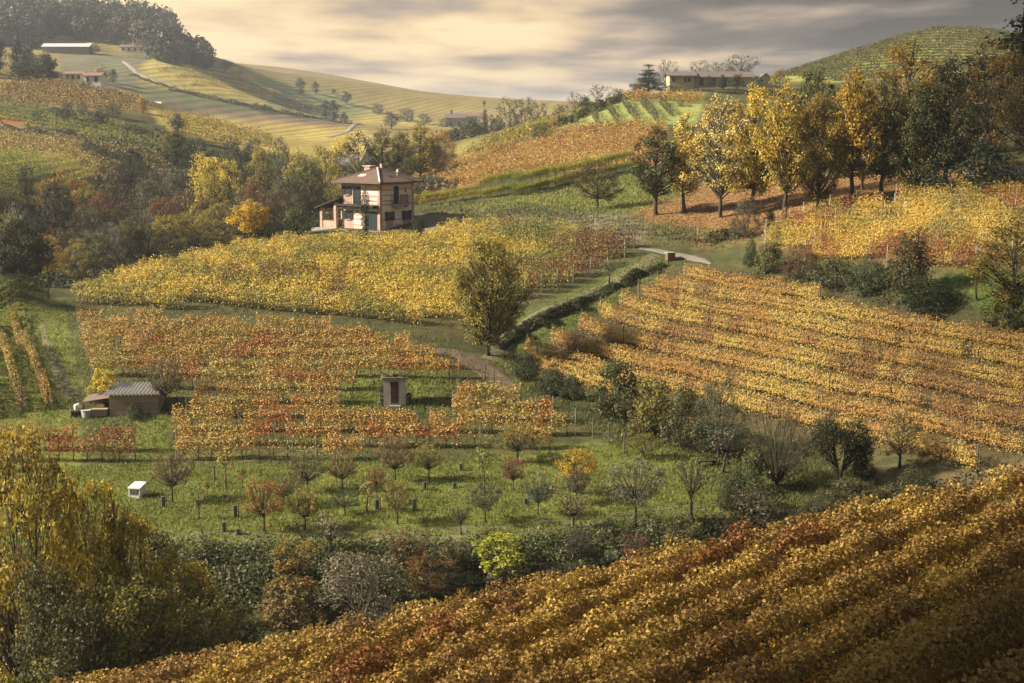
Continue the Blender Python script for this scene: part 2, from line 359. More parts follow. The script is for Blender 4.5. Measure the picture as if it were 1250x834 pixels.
def strip(name, pix, w, mat, lift=.05, lo=60, hi=2500, kind='structure', rag=.15):
    P = np.array([hit(u, v, lo, hi)[:2] for u, v in pix]); d = np.r_[0, np.cumsum(np.linalg.norm(np.diff(P, axis=0), axis=1))]
    n = max(8, int(d[-1]/.4)); t = np.linspace(0, d[-1], n); X = np.interp(t, d, P[:, 0]); Y = np.interp(t, d, P[:, 1])
    for _ in range(12): X[1:-1] = (X[:-2]+2*X[1:-1]+X[2:])/4; Y[1:-1] = (Y[:-2]+2*Y[1:-1]+Y[2:])/4
    dx = np.gradient(X); dy = np.gradient(Y); L = np.hypot(dx, dy)+1e-9; nx = -dy/L; ny = dx/L
    W = np.interp(t, d, np.broadcast_to(w, (len(pix),)))
    k = np.linspace(-.5, .5, 7); edge = 1+rag*((vnoise(t/.7, t*0, 11)-.5)*2)
    XX = X[:, None]+nx[:, None]*k*W[:, None]*edge[:, None]; YY = Y[:, None]+ny[:, None]*k*W[:, None]*edge[:, None]
    ZZ = ground(XX, YY)+lift*(1-(np.abs(k)*2)**4*1.1)
    V = np.stack([XX.ravel(), YY.ravel(), ZZ.ravel()], 1); i = np.arange(n-1)[:, None]*7; j = np.arange(6)[None]
    f = np.stack([i+j, i+j+1, i+7+j+1, i+7+j], -1).reshape(-1)
    return tag(link(name, mesh_np(name, V, 4, f, None, mat, True)), kind=kind)
GRAVEL = plain('pale gravel', (.21, .185, .15), (.13, .115, .09), 3, .95, .5, 12)
DIRT = plain('leafy dirt', (.17, .125, .08), (.10, .072, .045), 2.2, .97, .6, 9)
DRYG = plain('worn grass', (.17, .145, .085), (.10, .10, .045), 1.6, .97, .5, 9)
strip('road', [(780,304),(800,307),(818,310),(842,314),(858,318.5),(868,323)], [.5,1.0,1.2,1.2,.9,.4], GRAVEL, .05)
strip('dirt_track', [(530,432),(552,428),(575,440),(596,456),(612,468),(630,480)], [1.6,2.2,2.8,2.8,2.2,1.2], DIRT, .05)
strip('grass_track', [(596,440),(620,410),(650,392),(690,375),(740,350),(785,322),(800,312)], [1.6,1.5,1.5,1.6,1.6,1.6,1.4], DRYG, .04)
strip('grass_track', [(52,398),(60,425),(72,455),(84,478),(98,500)], [.7,.8,.9,.9,.7], DRYG, .04, rag=.5)
strip('grass_track', [(165,661),(300,660),(450,659),(600,655),(740,640),(860,624)], [.35]*6, DRYG, .03, rag=.6)
strip('grass_track', [(170,653),(300,651),(450,650),(600,646),(740,631),(850,617)], [.35]*6, DRYG, .03, rag=.6)
strip('path', [(152,76),(168,90),(190,99),(225,106)], [3,3,3,2.5], plain('pale lane', (.27,.235,.19), (.21,.18,.14), .1, .95), .3, 400)
strip('path', [(402,168),(425,161),(470,153)], [2.5,2.5,2.5], plain('far lane', (.27,.235,.19), (.21,.18,.14), .1, .95), .3, 400)
strip('path', [(0,153),(45,160),(80,166),(100,172),(130,182)], [2,2,2,2,1], plain('field lane', (.16,.14,.11), (.1,.09,.06), .1, .95), .15, 200, 400)
# ------------------------------------------------------------------ vineyards: every row is a thing of its own
Y1=(.56,.40,.07); Y2=(.40,.30,.05); GO=(.44,.26,.055); ORG=(.38,.15,.04); RU=(.22,.085,.03); RE=(.30,.045,.025)
OL=(.20,.185,.05); GN=(.085,.11,.03); DG=(.035,.052,.02); GG=(.13,.14,.085); BR=(.15,.085,.045); PL=(.12,.04,.035); LG=(.26,.28,.06); CR=(.55,.42,.13)
ORD = ['first','second','third','fourth','fifth','sixth','seventh','eighth','ninth','tenth','eleventh','twelfth','thirteenth','fourteenth','fifteenth','sixteenth',
 'seventeenth','eighteenth','nineteenth','twentieth','twenty-first','twenty-second','twenty-third','twenty-fourth','twenty-fifth','twenty-sixth','twenty-seventh','twenty-eighth',
 'twenty-ninth','thirtieth']+['%dth' % k for k in range(31, 60)]
_postmesh = {}
def post_mesh(h, r, mat):
    k = (round(h, 2), r, mat.name)
    if k not in _postmesh:
        b = MB().tube([(0,0,-.25),(0,0,h*.5),(0,0,h)], [r, r, r*.95], 5); me = bpy.data.meshes.new('post'); me.from_pydata(b.v, [], b.f); me.materials.append(mat); me.update(); _postmesh[k] = me
    return _postmesh[k]
def vine_row(P0, P1, spec, rng, label, group, idx=99):
    L = float(np.hypot(*(P1-P0))); d = (P1-P0)/L; nrm = np.array((-d[1], d[0]))
    H, W, low = spec['h'], spec['w'], spec['low']; n = int(spec['dens']*L)
    a = rng.uniform(0, L, n); sd = int(rng.integers(1, 99999))
    # each vine swells into its own clump; some stand higher, a few are missing
    clump = vnoise(a/spec.get('clump', .9), a*0+sd, sd); tall = vnoise(a/.45, a*0+sd+3, sd+3)
    ev = spec.get('even', 1.); top = H*(.87+.24*clump*ev+.16*(tall-.5)*ev); wid = W*(.74+.52*clump*ev)
    miss = vnoise(a/1.6, a*0+sd+9, sd+9); keep = (miss > (.24 if idx < 4 and spec.get('stakes') else spec.get('gap', .16))) | (rng.random(n) < .12)
    th = rng.uniform(0, 2*pi, n); rr = np.sqrt(rng.uniform(.25, 1, n))
    ex = spec.get('square', .75)
    cx = np.sign(np.cos(th))*np.abs(np.cos(th))**ex*rr; cz = np.sign(np.sin(th))*np.abs(np.sin(th))**ex*rr
    off = cx*wid*.5; hz = low+(top-low)*(.5+.5*cz)
    sh = rng.random(n) < .05; hz[sh] = top[sh]*(1+rng.uniform(0, .16, sh.sum())); off[sh] *= .5
    hang = (rng.random(n) < .06); hz[hang] = low*rng.uniform(.4, 1, hang.sum())
    a, off, hz, cx, cz, clump = [q[keep] for q in (a, off, hz, cx, cz, clump)]; n = len(a)
    X = P0[0]+d[0]*a+nrm[0]*off; Yw = P0[1]+d[1]*a+nrm[1]*off; Z = ground(X, Yw)+hz
    z0 = float(ground(*P0)); root = np.array((P0[0], P0[1], z0))
    P = np.stack([X, Yw, Z], 1)-root
    bias = np.stack([nrm[0]*cx, nrm[1]*cx, cz*.8+.35], 1); bias /= np.linalg.norm(bias, axis=1)[:, None]+1e-6
    # leaf colour: vine by vine patches
    f1 = vnoise(X/spec.get('patch', 2.2), Yw/spec.get('patch', 2.2), 21); f2 = vnoise(X/1.1, Yw/1.1, 22); f3 = vnoise(X/4.5, Yw/4.5, 23+spec['seed'])
    mixv = np.clip((f1-.5)*1.5+.5+rng.normal(0, .12, n)+(f2-.5)*.7, 0, 1)
    mixv = np.clip(mixv+spec.get('east', 0)*np.clip((X+4)/14, -.4, 1), 0, 1)
    red = np.clip((f3*.6+f2*.4-spec.get('redcut', .62)+spec.get('eastred', 0)*np.clip((X+1)/12, -.3, 1))*6, 0, 1)*np.clip(rng.normal(.75, .3, n), 0, 1)
    val = np.stack([mixv, np.clip(rng.normal(1, spec.get('br', .2), n), .45, 1.7), red], 1)
    size = spec['leaf']*rng.uniform(.7, 1.35, n)
    t = thing('vine_row', label, 'vine row', tuple(root), 0, group)
    me = leaf_mesh('vine foliage', P, size, val, rng, VINE, bias, spec.get('bw', .5))
    o = link('foliage', me, t); leafcols(o, *spec['cols'])
    if spec.get('stem'):
        V = []; Fc = []; q = 0
        for b in np.arange(.4, L, spec['stem']):
            b += rng.uniform(-.15, .15); x, y = P0+d*b; z = ground(x, y)
            l1, l2 = rng.normal(0, .06, 2)
            v, f = tube_np(np.array([(x,y,z-.1),(x+l1,y+l2,z+low*.6),(x+l2,y+l1,z+low*1.15)])-root, np.array([.045,.035,.03]), 4); V.append(v); Fc.append(f+q); q += len(v)
        if V: tag(link('trunks', mesh_np('vine trunks', np.concatenate(V), 4, np.concatenate(Fc).ravel(), None, BARK), t), kind='stuff')
    if spec.get('post'):
        sp, ph, pr, pm = spec['post']
        if spec.get('stakes') and idx < spec['stakes']: sp, pr = 1.7, .024
        k = max(1, int(round(L/sp)))
        for b in np.linspace(0.02, L-.02, k+1):
            x, y = P0+d*b; p = link('post', post_mesh(ph*(1.12 if b < 1 or b > L-1 else 1), pr, pm), t, tuple(np.array((x, y, ground(x, y)))-root)); p.rotation_euler = (rng.normal(0, .03), rng.normal(0, .03), 0)
    if spec.get('wire'):
        for wz in spec['wire']:
            b = np.linspace(0, L, max(3, int(L/2))); XY = P0+d*b[:, None]
            v, f = tube_np(np.stack([XY[:, 0], XY[:, 1], ground(XY[:, 0], XY[:, 1])+wz], 1)-root, np.full(len(b), spec.get('wr', .008)), 3)
            link('wire', mesh_np('wire', v, 4, f.ravel(), None, WIRE), t)
    return t
NROW = {}
def field(poly, direction, spacing, spec, name, where, group, holes=(), minlen=2.5, flip=False, curve=0):
    """rows of vines across one plot (world polygon); labels count the rows from a named edge"""
    rng = np.random.default_rng(spec['seed']); P = np.array(poly); d = np.array(direction, float); d /= np.hypot(*d); nrm = np.array((-d[1], d[0]))
    c = P@nrm; a = P@d; k0 = np.arange(c.min()+spacing*.35, c.max(), spacing)
    if flip: k0 = k0[::-1]
    cnt = 0
    for ci in k0:
        t = np.arange(a.min(), a.max(), .25); X = d[0]*t+nrm[0]*ci; Yw = d[1]*t+nrm[1]*ci; ins = inpoly(X, Yw, poly)
        for h in holes: ins &= ~inpoly(X, Yw, h)
        e = np.flatnonzero(np.diff(np.r_[0, ins.astype(int), 0])); segs = [(t[e[k]], t[e[k+1]-1]) for k in range(0, len(e), 2) if t[e[k+1]-1]-t[e[k]] > minlen]
        if not segs: continue
        for q, (t0, t1) in enumerate(segs):
            P0 = d*t0+nrm*ci; P1 = d*t1+nrm*ci
            side = '' if len(segs) == 1 else ('')
            if len(segs) > 1: side = (', left piece' if d[0]*(1 if q == 0 else -1) > 0 else ', right piece') if len(segs) == 2 else ', %s piece' % ('first', 'second', 'third', 'last', 'last')[min(q, 4)]
            vine_row(P0, P1, spec, rng, '%s %s row %s%s' % (ORD[cnt], name, where, side), group, cnt)
        cnt += 1
    NROW[where] = cnt
S = dict
# near hillside
f1 = [(-34,32),(-30,44),(-16,50),(-2,49),(17,48.5),(30,51),(40,44),(36,28),(16,15),(2,14),(-8,20)]
field(f1, (.8, .6), 2.75, S(seed=1, h=1.75, w=.8, low=.05, dens=1450, leaf=.113, bw=.55, br=.13, cols=((.45,.305,.07), (.30,.18,.055), (.24,.08,.03)), clump=1.0, patch=1.6, gap=.03, redcut=.67, square=.6),
      'bronze yellow vine', 'up from the bottom right corner on the near slope', 'vine rows on the near slope', flip=False)
# right hillside
f2 = wpoly([(640,430),(700,408),(760,376),(812,346),(870,340),(1000,370),(1100,394),(1390,436),(1390,548),(1150,582),(1080,572),(1000,548),(900,518),(800,494),(720,480),(655,455)])
field(f2, (.62, -.785), 2.75, S(seed=2, h=1.5, w=.75, low=.42, dens=430, leaf=.115, bw=.6, br=.13, cols=((.50,.36,.09), (.42,.24,.065), (.24,.12,.05)), clump=1.6, patch=3, gap=.05, redcut=.57, square=.55, post=(6, 1.75, .06, POSTW), stem=1.0),
      'golden vine', 'up from the shrubs on the right hillside', 'golden vine rows on the right hillside')
# lower vineyard
f3 = wpoly([(92,402),(200,399),(300,403),(420,412),(515,440),(556,462),(610,484),(700,525),(714,545),(560,560),(380,566),(212,567),(206,515),(240,507),(236,482),(112,464)])
h3 = wpoly([(426,482),(446,472),(480,468),(520,466),(552,472),(562,488),(546,506),(556,522),(520,530),(470,524),(430,527),(414,506)])
sp3 = S(seed=3, h=1.75, w=.9, low=.72, dens=340, leaf=.13, bw=.6, br=.14, cols=((.54,.32,.085), (.46,.35,.10), (.46,.15,.05)), patch=2.4, gap=.07, redcut=.6, stakes=6, post=(6, 1.85, .035, POSTC), stem=1.1, wire=(.7,), wr=.009)
field(f3, (1, -.03), 2.9, sp3, 'orange vine', 'up from the orchard below the little hut', 'orange vine rows around the hut', holes=[h3])
f3b = wpoly([(-30,543),(100,540),(166,538),(170,568),(60,576),(-30,580)])
field(f3b, (1, -.03), 2.45, dict(sp3, seed=33, cols=(ORG, (.3,.2,.06), RE), gap=.28), 'rusty vine', 'below the tin roofed shed', 'rusty vine rows below the shed')
# golden knoll below the house
f4 = wpoly([(66,366),(130,350),(200,334),(290,312),(385,302),(512,302),(552,286),(600,276),(650,281),(770,300),(780,306),(700,346),(612,388),(560,400),(480,396),(400,388),(300,383),(120,376)], 100)
field(f4, (.93, -.28), 2.5, S(seed=4, h=1.9, w=1.35, low=.6, dens=330, leaf=.145, bw=.6, br=.13, eastred=.22, cols=((.62,.45,.075), (.20,.20,.05), (.19,.07,.04)), patch=2.8, gap=.05, redcut=.58, east=.5, post=(6, 1.75, .055, POSTC), stem=1.2),
      'yellow vine', 'up the knoll towards the stone house', 'yellow vine rows on the house knoll')
# mixed plot below the right wood
f5 = wpoly([(925,300),(960,277),(1060,252),(1390,232),(1390,302),(1185,332),(1125,332),(1060,327),(990,320),(940,312)])
field(f5, (.75, -.66), 2.3, S(seed=5, h=1.8, w=1.1, low=.4, dens=320, leaf=.14, bw=.6, br=.13, cols=((.56,.38,.075), (.24,.20,.055), (.26,.05,.03)), patch=3.4, gap=.08, redcut=.5, post=(6, 1.9, .05, POSTC)),
      'red and yellow vine', 'below the dark wood', 'mixed vine rows below the wood')
f6 = wpoly([(575,274),(560,266),(640,256),(700,262),(790,284),(862,290),(850,296),(775,296),(650,277)])
field(f6, (.93, -.30), 2.1, S(seed=6, h=1.15, w=.5, low=.15, dens=95, leaf=.15, cols=(GN, (.15,.165,.07), (.16,.12,.06)), patch=2, gap=.22, redcut=.7, post=(4, 1.5, .04, POSTW)),
      'thin young vine', 'above the knoll beside the bare soil', 'young vine rows above the knoll')
# orange hill and the plots over it
f8 = wpoly([(450,232),(520,208),(600,187),(640,178),(700,158),(815,152),(806,178),(770,204),(620,214),(560,230)], 220, 330)
field(f8, (1, -.08), 2.6, S(seed=8, h=1.6, w=1.1, low=.2, dens=80, leaf=.25, bw=.6, br=.13, cols=((.46,.28,.085), (.50,.36,.11), (.30,.14,.05)), patch=5, gap=.12, redcut=.6, simple=1),
      'orange vine', 'up the distant orange slope behind the hedge', 'vine rows on the orange slope')
a9 = hit(742,130,290,380)[:2]; b9 = hit(757,152,290,380)[:2]
f9 = wpoly([(672,154),(720,138),(755,126),(835,128),(815,150),(760,152)], 290, 380)
field(f9, b9-a9, 4.2, S(seed=9, h=1.9, w=.8, low=.1, dens=60, leaf=.3, cols=((.10,.11,.05), (.15,.14,.05), OL), gap=.08, redcut=.8, simple=1),
      'grey green vine', 'across the grassy strip above the orange slope', 'grey green rows over the orange slope')
f9b = wpoly([(752,125),(762,119),(858,119),(850,127)], 300, 380)
field(f9b, (1, -.05), 2.6, S(seed=19, h=1.7, w=1, low=.2, dens=36, leaf=.34, cols=(GO, Y2, ORG), gap=.15, redcut=.6, simple=1),
      'gold vine', 'under the long yellow farmhouse', 'gold rows under the farmhouse')
f9c = wpoly([(560,192),(600,170),(690,142),(700,150),(660,164),(600,186)], 240, 380)
field(f9c, (1, .1), 3, S(seed=29, h=1.6, w=1, low=.2, dens=30, leaf=.36, cols=(Y2, OL, GO), gap=.2, redcut=.7, simple=1),
      'yellow green vine', 'along the left shoulder of the orange slope', 'rows on the shoulder of the orange slope')
# left hill
SIMP = dict(h=1.5, w=.75, low=.15, gap=.06, redcut=.75, simple=1)
a = hit(100,196,240,300)[:2]; b = hit(20,207,220,300)[:2]
f10 = wpoly([(-40,188),(0,186),(62,193),(128,224),(110,240),(60,262),(-40,268)], 200, 300)
field(f10, b-a, 4.4, S(seed=10, dens=95, leaf=.22, cols=((.30,.32,.07), (.42,.37,.08), OL), **dict(SIMP, even=.4, h=1.7, w=.9)), 'bright green vine', 'on the lowest plot of the left hill', 'rows on the lowest left plot')
a = hit(30,168,240,340)[:2]; b = hit(200,204,220,340)[:2]
f11 = wpoly([(-40,160),(0,160),(90,174),(245,206),(225,222),(150,226),(120,215),(62,188),(-40,184)], 240, 340)
field(f11, b-a, 3.4, S(seed=11, dens=30, leaf=.34, cols=((.27,.21,.06), (.33,.25,.08), BR), **SIMP), 'brownish yellow vine', 'above the lane on the left hill', 'rows on the middle left plot')
a = hit(20,136,280,400)[:2]; b = hit(160,166,280,400)[:2]
f12 = wpoly([(-40,126),(0,126),(90,142),(180,160),(250,188),(240,200),(90,170),(0,148),(-40,148)], 280, 400)
field(f12, b-a, 4.2, S(seed=12, dens=60, leaf=.28, cols=((.16,.18,.045), (.27,.26,.06), OL), **SIMP), 'olive vine', 'on the upper plot of the left hill', 'rows on the upper left plot')
f13 = wpoly([(-40,104),(0,106),(80,103),(150,118),(190,132),(140,137),(40,128),(-40,124)], 330, 420)
field(f13, (1, -.35), 3.0, S(seed=13, dens=26, leaf=.4, cols=((.23,.17,.06), (.30,.2,.07), BR), **SIMP), 'russet vine', 'on the brow under the left wood', 'rows on the brow under the left wood')
# far slopes
FAR = dict(h=1.7, w=1.1, low=.1, gap=.06, redcut=.8, simple=1)
d14 = np.array(wpoly([(330,120)], 500)[0])-np.array(wpoly([(200,92)], 500)[0])
f14 = wpoly([(185,84),(250,92),(340,112),(400,132),(330,124),(240,108)], 540, 1000)
field(f14, d14, 11, S(seed=14, dens=9, leaf=.6, cols=((.30,.26,.08), Y2, OL), **dict(FAR, h=1.2, w=1.6)), 'hazy yellow vine', 'on the far slope over the dark hedge line', 'rows on the far yellow slope')
f15 = wpoly([(190,140),(245,146),(330,168),(335,180),(260,176),(210,160)], 290, 420)
field(f15, wpoly([(330,176)])[0]-np.array(wpoly([(200,146)])[0]), 3.6, S(seed=15, dens=26, leaf=.36, cols=((.36,.29,.08), Y2, OL), **FAR), 'pale yellow vine', 'above the thicket under the far fields', 'rows above the valley thicket')
f16 = wpoly([(935,98),(1000,74),(1080,46),(1145,29),(1200,38),(1120,62),(1050,80),(985,96)], 400, 520)
f16 = wpoly([(935,98),(1000,74),(1080,46),(1145,29),(1200,38),(1262,44),(1262,92),(1100,98),(1000,100)], 400, 520)
field(f16, wpoly([(1080,56)], 400, 520)[0]-np.array(wpoly([(1000,70)], 400, 520)[0]), 6.2, S(seed=16, dens=64, leaf=.36, br=.1, cols=((.10,.10,.035), (.16,.14,.045), BR), **dict(FAR, w=.8, h=1.5, even=.4)), 'green gold vine', 'up the hill behind the right wood', 'rows on the hill behind the wood')
# tall clipped vine hedge on the lawn
rng = np.random.default_rng(77)
HS = dict(seed=7, h=3.1, w=1.1, low=.45, dens=1000, leaf=.13, even=.25, bw=.65, br=.12, cols=((.27,.30,.055), (.44,.39,.065), (.48,.32,.06)), clump=3, gap=0, redcut=.8, square=.3, post=(2.6, 2.2, .06, POSTW))
hp = [(586,243,636,233),(627,239,668,229),(650,234,688,223),(678,228,722,217),(712,221,748,211),(742,213,772,206)]
for k, (u0, v0, u1, v1) in enumerate(hp):
    vine_row(hit(u0, v0, 150, 260)[:2], hit(u1, v1, 150, 260)[:2], HS, rng, '%s tall clipped green and yellow vine hedge from the house across the lawn' % ORD[k], 'tall vine hedges on the lawn')
HS2 = dict(HS, h=1.7, dens=520, cols=((.46,.38,.06), (.27,.28,.05), GO)); HS2.pop('post')
for k, (u0, v0, u1, v1) in enumerate([(512,252,545,247),(548,247,584,240)]):
    vine_row(hit(u0, v0, 150, 260)[:2], hit(u1, v1, 150, 260)[:2], HS2, rng, ('low yellow vine row nearest the stone house', 'low yellow vine row beside the tall clipped hedge')[k], 'low yellow vine rows')
# two rows on the grass at the left edge
LS = dict(seed=17, h=1.6, w=.65, low=.3, dens=260, leaf=.15, cols=(OL, GO, BR), gap=.1, redcut=.6, post=(4, 1.6, .05, POSTW), stem=1)
for k, (u0, v0, u1, v1) in enumerate([(-8,400,28,505),(16,382,60,500),(-40,410,-6,512)]):
    vine_row(hit(u0, v0)[:2], hit(u1, v1)[:2], LS, rng, ('rusty vine row on the grass at the left edge of the picture', 'rusty vine row between the two grass lanes beside the shed path','olive vine row cut off by the left border')[k], 'vine rows on the left grass')
vine_row(hit(-10,378)[:2], hit(60,366)[:2], dict(HS, h=1.7, w=.9, dens=500, cols=(GN, OL, Y2)), rng, 'dark green clipped vine row under the big shady tree', 'clipped vine row')
print('ROWS', NROW)
# ------------------------------------------------------------------ trees and shrubs: trunk with limbs, crown of leaf blades in uneven clumps
ARCH = {}
def bez(a, b, c, n=5):
    t = np.linspace(0, 1, n)[:, None]; return a*(1-t)**2+2*b*t*(1-t)+c*t*t
def arch(name, seed, h0=.25, lo=.22, w=.6, nl=40, lr=.1, nleaf=3500, leaf=.02, shape='round', r0=.022, stems=1, twigs=5, squash=.75, surf=.4, bark=None, leafmat=None, up=0., mixtop=.25, spread=.9, trunk_top=.85, lean=0., core=0., tw=.0022, ir=.28):
    rng = np.random.default_rng(seed); ph = rng.uniform(0, 6.28, 3)
    # clump centres inside the crown envelope
    def R(z):
        if shape == 'twin': return w/2
        zz = np.clip((z-lo)/(1-lo), 0, 1)
        if shape == 'round': return w/2*np.sqrt(np.clip(1-(2*zz-.95)**2*.95, .02, 1))
        if shape == 'tall': return w/2*np.clip(np.sin(pi*np.clip(zz*.86+.12, 0, 1))**.75, .05, 1)
        if shape == 'vase': return w/2*(.25+.75*zz**.7)
        if shape == 'dome': return w/2*np.sqrt(np.clip(1-zz**2.2, .03, 1))
        if shape == 'cone': return w/2*(1-zz*.94)
        if shape == 'column': return w/2*np.clip(np.sin(pi*np.clip(zz*.9+.07, 0, 1))**.5, .05, 1)
        if shape == 'umbrella': return w/2*np.clip(np.sin(pi*np.clip(zz*.72+.2, 0, 1))**.6, .15, 1)
    C = []
    for k in range(nl):
        best = None; bd = -1
        for q in range(7):
            z = rng.uniform(lo+lr*.5, 1-lr*.6); th = rng.uniform(0, 2*pi); er = 1+ir*(.6*sin(2*th+ph[0]+z*5)+.5*sin(3*th+ph[1]-z*9)+.5*sin(5*th+ph[2]+z*14)); r = max(0, R(z)*er-lr*.55)*np.sqrt(rng.uniform(.05, 1))**surf
            p = np.array((r*cos(th), r*sin(th), z))
            if shape == 'twin':
                g = rng.normal(size=3); g *= (rng.random()**.5*.25)/np.linalg.norm(g); p = g+np.array(((-.25, 0, .74) if k % 2 else (.25, 0, .70)))
            d = min((np.linalg.norm(p-c) for c in C), default=9)
            if d > bd: bd = d; best = p
        C.append(best)
    C = np.array(C); LR = lr*rng.uniform(.5, 1.4, nl)
    # leaves
    wgt = LR**2*rng.uniform(.5, 1.5, nl); idx = rng.choice(nl, nleaf, p=wgt/wgt.sum())
    D = rng.normal(size=(nleaf, 3)); D /= np.linalg.norm(D, axis=1)[:, None]; rad = LR[idx]*rng.uniform(.15, 1.12, nleaf)**.55
    P = C[idx]+D*rad[:, None]*np.array((1, 1, squash)); P += rng.normal(0, lr*.12, P.shape)
    if core > 0: pass
    P[:, 2] = np.abs(P[:, 2])
    cl = rng.normal(0, 1, nl)
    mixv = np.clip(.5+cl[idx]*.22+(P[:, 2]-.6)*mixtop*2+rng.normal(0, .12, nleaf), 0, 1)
    red = np.clip((rng.normal(0, 1, nl)[idx]*.5+rng.normal(0, .4, nleaf))-.45, 0, 1)
    val = np.stack([mixv, np.clip(rng.normal(1, .15, nleaf)+cl[idx]*.07, .5, 1.6), red], 1)
    bias = D*.6+np.array((0, 0, .6)); bias /= np.linalg.norm(bias, axis=1)[:, None]+1e-6
    crown = leaf_mesh(name+' crown', P, leaf*rng.uniform(.65, 1.4, nleaf), val, rng, leafmat or LEAF, bias, .58)
    # wood
    V = []; Fc = []; q = 0
    def tb(pts, rr, n=5):
        nonlocal q
        v, f = tube_np(np.asarray(pts, float), np.asarray(rr, float), n); V.append(v); Fc.append(f+q); q += len(v)
    trunks = []
    for s in range(stems):
        th = 2*pi*s/stems+rng.uniform(0, 1); out = 0 if stems == 1 else spread*w*.28; m = 7
        zz = np.linspace(-.03, trunk_top, m); bend = rng.normal(0, .012, (m, 2)).cumsum(0)*.8; bend -= bend[0]
        px = bend[:, 0]+cos(th)*out*np.clip(zz, 0, 1)**1.2+lean*zz; py = bend[:, 1]+sin(th)*out*np.clip(zz, 0, 1)**1.2
        rr = r0*(1-.86*np.clip(zz/trunk_top, 0, 1))*(1 if stems == 1 else .72); rr[0] *= 1.5
        T = np.stack([px, py, zz], 1); trunks.append(T); tb(T, rr, 7)
    for k in range(nl):
        c = C[k]; T = trunks[int(rng.integers(stems))] if stems > 1 else trunks[0]
        if stems > 1:
            dd = [np.hypot(*(c[:2]-t[-1, :2])) for t in trunks]; T = trunks[int(np.argmin(dd))]
        rr = np.hypot(c[0], c[1]); za = np.clip(c[2]-rr*rng.uniform(.55, 1.1)-.04, h0*rng.uniform(.85, 1.15), trunk_top*.97)
        if shape in ('vase', 'umbrella'): za = h0*rng.uniform(.85, 1.25)
        if shape in ('dome', 'column') and lo < .1: za = np.clip(za, .03, None)
        A = np.array([np.interp(za, T[:, 2], T[:, 0]), np.interp(za, T[:, 2], T[:, 1]), za])
        mid = (A+c)/2+np.array((c[0]*.12, c[1]*.12, -.02 if up == 0 else up))+rng.normal(0, .015, 3)
        b0 = r0*.32*(1-.6*za); tb(bez(A, mid, c, 6), np.linspace(b0, tw*1.5, 6), 4)
        own = P[idx == k]
        for j in range(min(twigs, len(own))):
            e = own[int(rng.integers(len(own)))]; s0 = bez(A, mid, c, 6)[int(rng.integers(3, 6))]
            tb(bez(s0, (s0+e)/2+rng.normal(0, .012, 3), e, 3), [tw, tw*.8, tw*.5], 3)
    wood = mesh_np(name+' wood', np.concatenate(V), 4, np.concatenate(Fc).ravel(), None, bark or BARK, True)
    ARCH[name] = (wood, crown, w)
arch('round1', 1, .24, .18, .75, 64, .085, 6500, .018)
arch('round2', 2, .2, .16, .8, 64, .085, 6500, .018, mixtop=.4)
arch('round3', 3, .22, .16, .7, 54, .09, 5600, .02)
arch('oval1', 4, .12, .07, .66, 130, .075, 17000, .0165, 'tall', mixtop=.5)
arch('oval2', 5, .2, .15, .5, 84, .066, 8500, .017, 'tall', mixtop=.45, ir=.4)
arch('oval3', 6, .22, .2, .46, 76, .064, 7500, .0175, 'tall', mixtop=.5, ir=.4)
arch('airy1', 7, .15, .22, .55, 90, .055, 5200, .0135, 'tall', r0=.018, stems=3, twigs=8, up=.03, mixtop=.3)
arch('airy2', 8, .24, .22, .5, 50, .075, 2600, .019, 'tall', r0=.018, twigs=8, up=.03)
arch('slim', 9, .2, .14, .32, 46, .07, 3600, .02, 'tall', r0=.016)
arch('vase1', 10, .33, .36, 1.0, 60, .09, 3600, .026, 'umbrella', r0=.026, twigs=5, up=-.02)
arch('vase2', 11, .3, .34, 1.0, 56, .085, 2900, .028, 'umbrella', r0=.026, twigs=5, up=-.02)
arch('vase3', 12, .34, .38, 1.05, 56, .09, 3600, .026, 'umbrella', r0=.026, twigs=4, up=-.02)
arch('baretree', 13, .25, .34, .8, 40, .09, 320, .034, 'vase', r0=.03, twigs=16, up=.02, bark=TWIG)
arch('leaning', 14, .34, .42, .75, 26, .1, 420, .032, 'vase', r0=.03, twigs=12, lean=-.22, up=.02)
arch('bush1', 15, .03, .02, 1.0, 50, .14, 4600, .036, 'dome', r0=.02, stems=5, trunk_top=.7)
arch('bush2', 16, .03, .02, 1.0, 44, .15, 3600, .045, 'dome', r0=.02, stems=5, trunk_top=.7, mixtop=.4)
arch('twigbush', 17, .04, .08, .95, 70, .1, 4600, .023, 'dome', r0=.016, stems=9, twigs=14, up=.03, bark=TWIG, trunk_top=.75)
arch('twigtree', 18, .06, .16, .85, 90, .09, 420, .024, 'umbrella', r0=.008, stems=9, twigs=26, up=.05, bark=BARK, trunk_top=.8)
arch('brush', 19, .04, .1, .8, 40, .09, 1500, .035, 'vase', r0=.02, stems=8, twigs=10, up=.03, trunk_top=.85)
arch('cedar', 20, .15, .14, .62, 46, .1, 6000, .02, 'cone', r0=.02, squash=.28, surf=.25, twigs=3, trunk_top=.97, mixtop=.1)
arch('cypress', 21, .05, .03, .2, 40, .05, 3200, .018, 'column', r0=.014, squash=1.6, twigs=1, trunk_top=.95, mixtop=.1)
arch('thuja', 22, .05, .03, .5, 40, .12, 3600, .03, 'column', r0=.02, squash=1.2, twigs=1, mixtop=.1)
arch('pollard', 23, .45, .5, .7, 24, .12, 900, .03, 'round', r0=.06, twigs=16, trunk_top=.6, bark=TWIG)
arch('sapling', 24, .4, .45, .4, 14, .09, 260, .05, 'round', r0=.02, twigs=5)
arch('baresap', 25, .35, .4, .6, 16, .08, 40, .04, 'vase', r0=.022, twigs=8)
arch('dome1', 26, .26, .3, 1.0, 60, .09, 3400, .026, 'dome', r0=.03, stems=4, twigs=6, trunk_top=.6, mixtop=.1)
